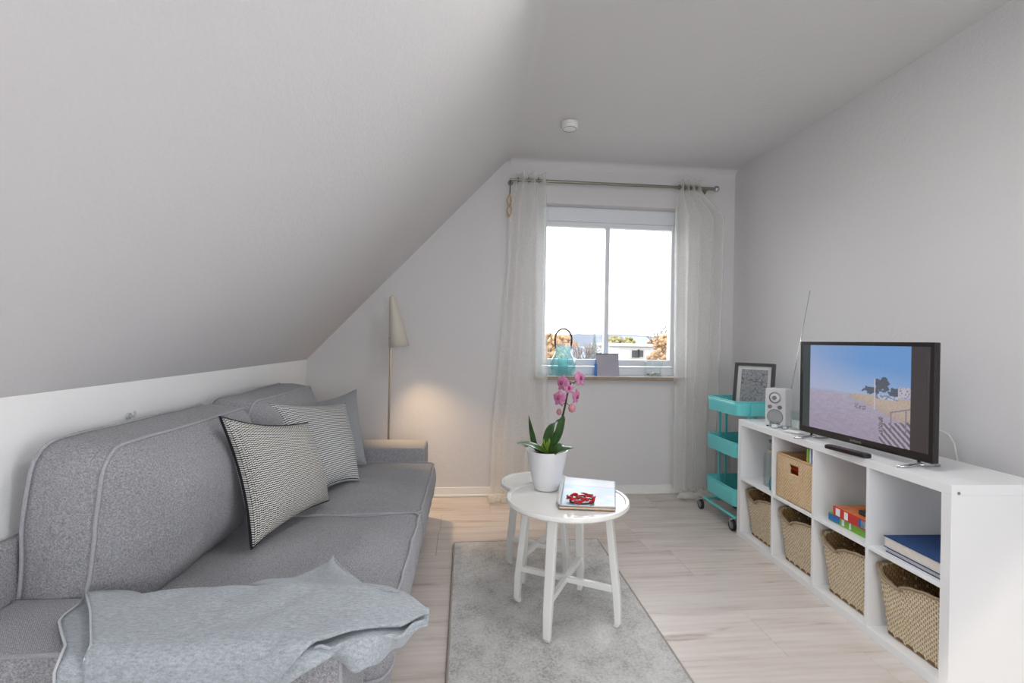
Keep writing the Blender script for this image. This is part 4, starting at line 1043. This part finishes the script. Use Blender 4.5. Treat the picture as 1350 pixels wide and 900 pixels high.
for x, y in ((CX0 + .004, 3.545), (CX0 + .010, 3.118), (CX1 - .02, 3.545), (CX1 - .02, 3.118)):
    pl = MB().cyl((x, y, zf - .012), (x, y, zf - .03), .014, n=14).build('castor', 'chrome', ct, smooth=True)
    fk = MB()
    for s_ in (-1, 1): fk.prism([(y - .004, zf - .03), (y + .014, zf - .03), (y - .004, .028), (y - .016, .03)], 'x', x + s_ * .014 - .001, x + s_ * .014 + .001)
    fk.build('fork', 'chrome', pl)
    mb = MB(); n = 24
    for hx_, r_ in ((-.009, .024), (-.011, .034), (-.008, .0375), (.008, .0375), (.011, .034), (.009, .024)):
        mb.v += [Vector((x + hx_, y - .008 + r_ * cos(2 * pi * k / n), .0378 + r_ * sin(2 * pi * k / n))) for k in range(n)]
    for j in range(5): mb.f += [[j * n + k, j * n + (k + 1) % n, (j + 1) * n + (k + 1) % n, (j + 1) * n + k] for k in range(n)]
    mb.build('wheel', 'black_rubber', pl, smooth=True, ang=40)
    MB().cyl((x - .011, y - .008, .0378), (x + .011, y - .008, .0378), .024, n=20).build('hub', 'grey_button', pl, smooth=True)
# framed print leaning in the top tray
phi = radians(50); fb = Vector((2.035, 3.235, .792))
pf = thing('picture_frame', 'grey framed print leaning in the top tray of the cart', 'picture', fb, -phi)
FW, FH = .268, .345; Rt = Matrix.Rotation(radians(-9), 3, 'X'); O0 = Vector((0, 0, 0))
fm = MB(); e_ = .020
for lo, hi in (((-FW / 2, -.012, 0), (-FW / 2 + e_, .022, FH)), ((FW / 2 - e_, -.012, 0), (FW / 2, .022, FH)), ((-FW / 2 + e_, -.012, 0), (FW / 2 - e_, .022, e_)), ((-FW / 2 + e_, -.012, FH - e_), (FW / 2 - e_, .022, FH))): fm.box(lo, hi, Rt, O0)
fm.build('frame', 'frame_grey', pf, bevel=.0015)
MB().box((-FW / 2 + e_, .006, e_), (FW / 2 - e_, .012, FH - e_), Rt, O0).build('mat_board', 'card_white', pf)
mb = MB(); mb.col = []
mb.grid(60, 80, lambda u, v: Rt @ Vector((lerp(-FW / 2 + .046, FW / 2 - .046, u), .0052, lerp(.046, FH - .046, v))))
for j in range(81):
    for i in range(61):
        w_ = abs(N3(i / 60 * 5, j / 80 * 7, 3)); ln_ = w_ < .045 or abs(N3(i / 60 * 9, j / 80 * 11, 8)) < .03 or i in (0, 60) or j in (0, 80)
        mb.col.append((112, 114, 120) if ln_ else (176 + 20 * N3(i / 8, j / 8, 2), 180, 184))
mb.build('print', 'framed_print', pf)
MB().box((-FW / 2 + e_, .001, e_), (FW / 2 - e_, .003, FH - e_), Rt, O0).build('glazing', 'pane_glass', pf)

# ================================================================== CURTAINS
RY, RZ = B - .10, 2.553
rod = thing('curtain_rod', 'slim brushed-metal curtain rod above the window', 'curtain rod', (1.2, RY, RZ), world=True)
MB().cyl((.40, RY, RZ - .004), (2.045, RY, RZ), .0115, n=16).build('rod', 'rod_metal', rod, smooth=True)
MB().cyl((.335, RY, RZ - .004), (.40, RY, RZ - .004), .008, n=12).build('rod_end', 'rod_metal', rod, smooth=True)
MB().lathe([(.0001, -.026), (.018, -.020), (.026, 0), (.018, .020), (.0001, .026)], 18, (2.062, RY, RZ)).build('finial', 'chrome', rod, smooth=True)
for x in (.352, 2.0):
    MB().cyl((x, RY, RZ), (x, B - .001, RZ), .007, n=10).build('bracket', 'rod_metal', rod, smooth=True); MB().cyl((x, B - .006, RZ), (x, B, RZ), .022, n=18).build('bracket_plate', 'rod_metal', rod, smooth=True)
def curtain(label, top, mid, bot, folds, seed, tilt):
    xc = (bot[0] + bot[1]) / 2
    cu_ = thing('sheer_curtain', label, 'curtain', (xc, RY, 0), world=True, group='sheer white eyelet curtains')
    zt = 2.61
    def fn(u, v):
        z = lerp(zt, .055, v)
        x0 = interp([(0, top[0]), (.025, top[0]), (.12, mid[0]), (1, bot[0])], v); x1 = interp([(0, top[1]), (.025, top[1]), (.12, mid[1]), (1, bot[1])], v)
        amp = lerp(.042, .03, v); ph = u * folds * 2 * pi
        x = lerp(x0, x1, u) + .012 * v * sin(ph * .5 + seed) + .006 * noise.noise(Vector((u * 5, v * 4, seed)))
        y = RY + amp * sin(ph + .5 * v * sin(seed + u * 5)) + .012 * v * noise.noise(Vector((u * 9, v * 3, seed)))
        return (x, min(y, B - .022), z)
    cl = MB().grid(int(folds * 22), 60, fn).build('cloth', 'sheer_curtain', cu_, smooth=True, ang=180)
    # gathered puddle on the floor
    rr = random.Random(seed)
    def pud(u, v):
        a = u * 2 * pi; rx = (bot[1] - bot[0]) * .45; r_ = (1 - v) ; 
        x = xc + rx * cos(a) * (r_ * .9 + .1) + .012 * sin(a * 5 + seed + v * 7); y = RY - .055 + .075 * sin(a) * (r_ * .9 + .1) + .01 * sin(a * 7 + seed)
        return (x, min(y, B - .03), .004 + .075 * (sin(pi * min(1, v * .9 + .05)) ** .7) * (.6 + .5 * abs(noise.noise(Vector((cos(a) * 3, sin(a) * 3, v * 4 + seed))))))
    MB().grid(64, 10, pud, wrap=True).build('puddle', 'sheer_curtain', cu_, smooth=True, ang=180)
    # knotted rolls of cloth at the hem
    for k in range(3):
        cx = lerp(bot[0], bot[1], (.15, .5, .85)[k]) + tilt; cyy = RY - .10 + .01 * k; pts = []
        for j in range(26):
            a = j / 25 * (4.8 + k) ; pts.append((cx + (.045 + .012 * sin(j)) * cos(a), cyy + .030 * sin(a), .026 + .018 * j / 25 + .012 * sin(a * 2)))
        MB().tube(pts, lambda t_: .019 + .006 * sin(t_ * 9), 8).build('hem_roll', 'sheer_curtain', cu_, smooth=True, ang=180)
    for k in range(int(folds * 2)):
        u = (k + .5) / (folds * 2); x = lerp(top[0], top[1], u); ring = [(x + .002 * cos(j), RY + .020 * cos(2 * pi * j / 20), RZ + .020 * sin(2 * pi * j / 20)) for j in range(20)]
        MB().tube(ring, .0035, 6, closed=True).build('eyelet', 'rod_metal', cu_, smooth=True)
    return cu_
curtain('sheer white curtain left of the window, over the lamp wall', (.385, .632), (.335, .645), (.21, .70), 3, 2.0, -.03)
curtain('sheer white curtain right of the window, behind the teal cart', (1.728, 1.915), (1.71, 2.14), (1.73, 2.10), 4, 5.0, .0)
tb = Vector((.338, RY, 2.25))
tw = thing('curtain_tieback', 'looped tan raffia tieback hanging from the left rod end', 'tieback', (tb.x, tb.y, 2.25), world=True)
MB().tube([(.340, RY, RZ - .013), (.341, RY, 2.49), (.340, RY, 2.43)], .004, 6).build('cord', 'leather', tw, smooth=True)
for s_, z0, h_ in ((-.022, 2.43, .10), (.012, 2.42, .09), (-.020, 2.34, .085), (.014, 2.35, .09)):
    MB().tube([(.340 + s_ * sin(pi * k / 14) * (1 if k < 15 else 1), RY - .004 * sin(k), z0 - h_ * k / 14) for k in range(15)], .0055, 6).build('loop', 'twine', tw, smooth=True)

# ================================================================== WINDOW SILL THINGS
lc = pxY(742, 495, B - .005); lc.z = WZ0 + .0005
la = thing('glass_lantern', 'turquoise glass lantern with a leather carrying handle on the sill', 'lantern', lc, world=True)
MB().lathe([(.070, 0), (.082, .006), (.100, .05), (.106, .09), (.098, .13), (.078, .165), (.068, .19), (.068, .243), (.071, .246)], 36, lc).build('glass', 'aqua_glass', la, smooth=True, ang=60)
MB().lathe([(.038, .006), (.040, .012), (.042, .14), (.039, .14), (.036, .016), (.0001, .014)], 24, lc).build('candle_holder', 'aqua_glass', la, smooth=True, ang=50)
hp = [lc + Vector((.068 * cos(a), 0, .235 + (.165 * sin(a)) ** 1.0)) for a in [pi * k / 20 for k in range(21)]]
hp = [lc + Vector((-.066, 0, .22))] + [lc + Vector((-.066 * cos(pi * k / 20) * 1.05, 0, .30 + .085 * sin(pi * k / 20))) for k in range(21)] + [lc + Vector((.066, 0, .22))]
MB().tube(hp, .009, 8, flat=.7).build('handle', 'leather', la, smooth=True, ang=180)
kc = pxY(800, 496, B - .005); kc.z = WZ0 + .0005
ka = thing('desk_calendar', 'grey tent-fold desk calendar standing on the window sill', 'calendar', kc, 0.06)
w_ = .096
MB().prism([(-.035, 0), (-.033, 0), (.001, .182), (-.001, .182)], 'x', -w_, w_).build('front_leaf', 'cal_card', ka)
MB().prism([(.033, 0), (.035, 0), (.001, .182), (-.001, .182)], 'x', -w_, w_).build('back_leaf', 'print_blue', ka)
MB().box((-w_, -.034, 0), (w_, .034, .003)).build('foot', 'frame_grey', ka); MB().cyl((-w_ - .002, 0, .182), (w_ + .002, 0, .182), .004, n=10).build('spiral', 'frame_grey', ka, smooth=True)
MB().box((-w_ - .0025, -.036, .002), (-w_ - .0005, .034, .10)).build('side_print', 'print_blue', ka)
gc = pxY(861, 498, B - .01); gc.z = WZ0 + .0005
ga = thing('glass_jar', 'low clear glass jar with pebbles on the window sill', 'jar', gc, world=True)
MB().lathe([(.070, 0), (.074, .004), (.074, .125)], 32, gc).build('glass', 'clear_glass', ga, smooth=True, ang=50)
MB().tube([gc + Vector((.072 * cos(2 * pi * k / 32), .072 * sin(2 * pi * k / 32), .126)) for k in range(32)], .0026, 6, closed=True).build('lip', 'clear_glass', ga, smooth=True)
rr_ = random.Random(11)
spots = [(-.045, -.015), (-.02, -.04), (.0, -.01), (.024, -.042), (.045, -.01), (.03, .025), (-.03, .03)]
for k, (x, y) in enumerate(spots):
    r_ = rr_.uniform(.011, .016); p_ = gc + Vector((x, y, .0085)); mb = MB()
    mb.grid(12, 8, lambda u, v: p_ + Vector((r_ * 1.15 * sin(pi * v) * cos(2 * pi * u), r_ * sin(pi * v) * sin(2 * pi * u), r_ * .7 - r_ * .7 * cos(pi * v))) * (1 + .0 * u), wrap=True)
    tag(mb.build('pebble', 'pebble', None, smooth=True, ang=180, loc=tuple(p_)), 'small grey pebble inside the glass jar on the sill', 'pebble', 'pebbles in the glass jar')

cl_ = thing('added_ceiling_lamp', 'round white ceiling lamp added out of view to light the room from above', 'lamp', (CL.x, CL.y, C - .07), world=True)  # unseen lamp, added to brighten seat, floor and low wall
MB().lathe([(.22, C - .03), (.22, C - .001), (.0001, C - .001)], 40, (CL.x, CL.y, 0), capb=True).build('housing', 'plastic_white', cl_, smooth=True, ang=40)
MB().lathe([(.0001, C - .07), (.15, C - .068), (.20, C - .055), (.21, C - .03)], 40, (CL.x, CL.y, 0), capb=False).build('diffuser', 'added_lamp_diffuser', cl_, smooth=True, ang=60)
# smoke detector and wall hook
sd = Vector((.682, 3.20, C))
sdo = thing('smoke_detector', 'round white smoke detector on the flat ceiling', 'smoke detector', (sd.x, sd.y, C - .046), world=True)
MB().lathe([(.058, C - .012), (.058, C - .002), (.0001, C - .002)], 36, (sd.x, sd.y, 0), capb=True).build('mount', 'plastic_white', sdo, smooth=True, ang=40)
MB().lathe([(.0001, C - .046), (.040, C - .046), (.052, C - .042), (.056, C - .034), (.056, C - .012)], 36, (sd.x, sd.y, 0), capb=False).build('cover', 'plastic_white', sdo, smooth=True, ang=40)
MB().tube([Vector((sd.x + .045 * cos(2 * pi * k / 24), sd.y + .045 * sin(2 * pi * k / 24), C - .0455)) for k in range(24)], .0015, 5, closed=True).build('vent_ring', 'grey_button', sdo, smooth=True)
MB().cyl((sd.x + .02, sd.y, C - .047), (sd.x + .02, sd.y, C - .0445), .006, n=12).build('test_button', 'plastic_white', sdo)
hk = Vector((K, 1.907, .966))
ho = thing('wall_hook', 'tiny cream hook on the low wall above the sofa back', 'hook', hk, world=True)
MB().cyl(hk, hk + Vector((.008, 0, 0)), .012, n=16).build('rosette', 'hem_thread', ho, smooth=True)
MB().tube([hk + Vector((.006, 0, 0)), hk + Vector((.022, 0, -.002)), hk + Vector((.026, 0, .008)), hk + Vector((.024, 0, .018))], .004, 8).build('hook', 'hem_thread', ho, smooth=True)

# ================================================================== OUTDOORS (seen through the window)
GZ = -5.5
tag(MB().grid(20, 20, lambda u, v: (lerp(-220, 320, u), lerp(5, 520, v), GZ + .3 * noise.noise(Vector((u * 6, v * 6, 0))))).build('ground', 'ext_grass'), 'pale meadow far below the window', 'ground')
bpy.data.objects['ground']['kind'] = 'structure'; del bpy.data.objects['ground']['category']
def house(label, px0, px1, pyt, y, depth, wall, roof, wins, rh=2.2, eave=None, flat=False):
    a, b = pxY(px0, pyt, y), pxY(px1, pyt, y); zt = a.z; ze = zt if flat else zt - rh
    e = thing('house', label, 'house', ((a.x + b.x) / 2, y + depth / 2, GZ), world=True, group='houses beyond the window')
    MB().box((a.x, y, GZ), (b.x, y + depth, ze)).build('walls', wall, e)
    if flat: MB().box((a.x - .3, y - .3, ze), (b.x + .3, y + depth + .3, ze + .35)).build('roof', roof, e)
    else: MB().prism([(y - .4, ze - .1), (y + depth + .4, ze - .1), (y + depth / 2, zt)], 'x', a.x - .4, b.x + .4).build('roof', roof, e)
    for (fx, fz, w, h) in wins:
        x = lerp(a.x, b.x, fx); z = ze - fz
        f = MB().box((x - w / 2 - .1, y - .06, z - h - .1), (x + w / 2 + .1, y - .02, z + .1)).build('window', 'ext_plaster', e)
        MB().box((x - w / 2, y - .09, z - h), (x + w / 2, y - .06, z)).build('pane', 'ext_window', f)
W4 = [(.15, .5, .9, 1.1), (.4, .5, .9, 1.1), (.65, .5, .9, 1.1), (.88, .5, .9, 1.1)]
house('long white house on the right of the window view', 806, 876, 456, 62, 9, 'ext_plaster', 'ext_plaster', [(.45, .5, 1.0, 1.0), (.55, .5, .7, .9), (.62, 1.9, 1.0, 1.1), (.9, .6, 1.0, 1.6), (.2, 2.0, 1.2, 1.0)], flat=True)
house('blue-grey roofed house behind the long white house', 832, 864, 443, 110, 12, 'ext_cream', 'ext_roof_grey', W4, rh=1.6)
house('small house with grey roof beside the conifer', 776, 795, 457, 55, 7, 'ext_plaster', 'ext_roof_grey', [(.3, .4, .7, .8), (.7, .4, .7, .8)], rh=.6)
house('cream house with a red roof behind the turquoise lantern', 735, 766, 452, 75, 9, 'ext_cream', 'ext_roof_red', W4, rh=1.6)
house('low white house at the left of the window view', 690, 736, 461, 60, 9, 'ext_plaster', 'ext_roof_red', W4, rh=1.0)
house('narrow gabled house below the conifer', 761, 772, 459, 50, 5, 'ext_cream', 'ext_roof_grey', [(.5, .4, .6, .8)], rh=1.1)
def shrub(name, label, px, pyt, y, rx, mat, seed, group, n=230, bare=False):
    top = pxY(px, pyt, y); e = thing(name, label, 'tree', (top.x, y, GZ), world=True, group=group); h = top.z - GZ; rr = random.Random(seed)
    MB().tube([(top.x, y, GZ), (top.x + .2, y, GZ + h * .4), (top.x, y, GZ + h * .75)], lambda t_: .28 * (1 - .7 * t_), 8).build('trunk', 'ext_bark', e, smooth=True)
    mb = MB()
    if bare:
        def br(p0, d_, L, r_, dep):
            p1 = p0 + d_ * L; mb.tube([p0, p0.lerp(p1, .5) + Vector((rr.uniform(-.05, .05) * L, 0, 0)), p1], lambda t_: r_ * (1 - .5 * t_), 4)
            if dep:
                for k in range(3): br(p0.lerp(p1, rr.uniform(.5, 1)), (d_ + Vector((rr.uniform(-.7, .7), rr.uniform(-.7, .7), rr.uniform(-.1, .5)))).normalized(), L * .66, r_ * .55, dep - 1)
        for k in range(6): br(Vector((top.x, y, GZ + h * .45)), Vector((rr.uniform(-.6, .6), rr.uniform(-.5, .5), 1)).normalized(), h * .26, .12, 4)
        mb.build('branches', 'ext_bark', e)
    else:
        for k in range(n):
            a = rr.uniform(0, 2 * pi); zz = rr.uniform(.35, 1) ; rad = rx * sqrt(rr.random()) * (1 - (max(0, zz - .55) / .45) ** 2 * .8); r_ = rx * rr.uniform(.06, .15)
            c = Vector((top.x + rad * cos(a), y + rad * sin(a), GZ + h * zz - r_))
            mb.grid(6, 4, lambda u, v: c + Vector((sin(pi * v) * cos(2 * pi * u), sin(pi * v) * sin(2 * pi * u), cos(pi * v))) * r_ * (1 + .35 * noise.noise(Vector((u * 6, v * 6, k)))), wrap=True)
        mb.build('crown', mat, e)
G_ = 'trees beyond the window'
shrub('autumn_tree', 'orange-brown tree left of the lantern handle', 726, 437, 50, 2.0, 'ext_autumn', 1, G_)
shrub('autumn_tree', 'pale orange tree seen through the lantern handle', 743, 440, 95, 3.5, 'ext_autumn', 2, G_)
shrub('autumn_tree', 'large pale orange tree at the right of the window view', 876, 438, 50, 2.0, 'ext_autumn', 3, G_)
shrub('autumn_tree', 'bushy ochre tree at the right window edge', 864, 445, 88, 3.0, 'ext_autumn', 4, G_)
shrub('olive_tree', 'yellow-green tree right of the window bar', 811, 442, 97, 3.4, 'ext_olive', 5, G_)
shrub('olive_tree', 'olive tree beside the blue-grey roof', 829, 443, 80, 2.4, 'ext_olive', 6, G_)
shrub('bare_tree', 'tall leafless tree at the right of the window view', 868, 420, 58, 3, 'ext_bark', 7, G_, bare=True)
shrub('bare_tree', 'smaller leafless tree in front of the red-roofed house', 763, 444, 42, 2, 'ext_bark', 8, G_, bare=True)
tp = pxY(784, 436, 48); e = thing('conifer', 'grey-green conifer standing near the window bar', 'tree', (tp.x, 48, GZ), world=True, group=G_); h = tp.z - GZ
MB().cyl((tp.x, 48, GZ), (tp.x, 48, tp.z - .4), .2, .04, 8).build('trunk', 'ext_bark', e)
mb = MB()
for k in range(16):
    z0 = tp.z - .35 * k * 1.05; r_ = .08 + .072 * k; i = len(mb.v); n = 14
    mb.v += [Vector((tp.x, 48, z0 + .25))] + [Vector((tp.x + r_ * (1 if q % 2 else .62) * cos(2 * pi * q / n + k), 48 + r_ * (1 if q % 2 else .62) * sin(2 * pi * q / n + k), z0 - .35)) for q in range(n)]
    mb.f += [[i, i + 1 + q, i + 1 + (q + 1) % n] for q in range(n)]
mb.build('needles', 'ext_conifer', e)
mb = MB(); mb.grid(60, 1, lambda u, v: (lerp(-140, 330, u), 300 + (0 if v else 0), lerp(GZ - 1, 5.5 + 2.2 * noise.noise(Vector((u * 7, 0, 2))) + .8 * noise.noise(Vector((u * 30, 0, 5))), v)))
mb.grid(60, 1, lambda u, v: (lerp(-140, 330, u), 300 + 90 * v, lerp(5.5 + 2.2 * noise.noise(Vector((u * 7, 0, 2))) + .8 * noise.noise(Vector((u * 30, 0, 5))), GZ - 1, v)))
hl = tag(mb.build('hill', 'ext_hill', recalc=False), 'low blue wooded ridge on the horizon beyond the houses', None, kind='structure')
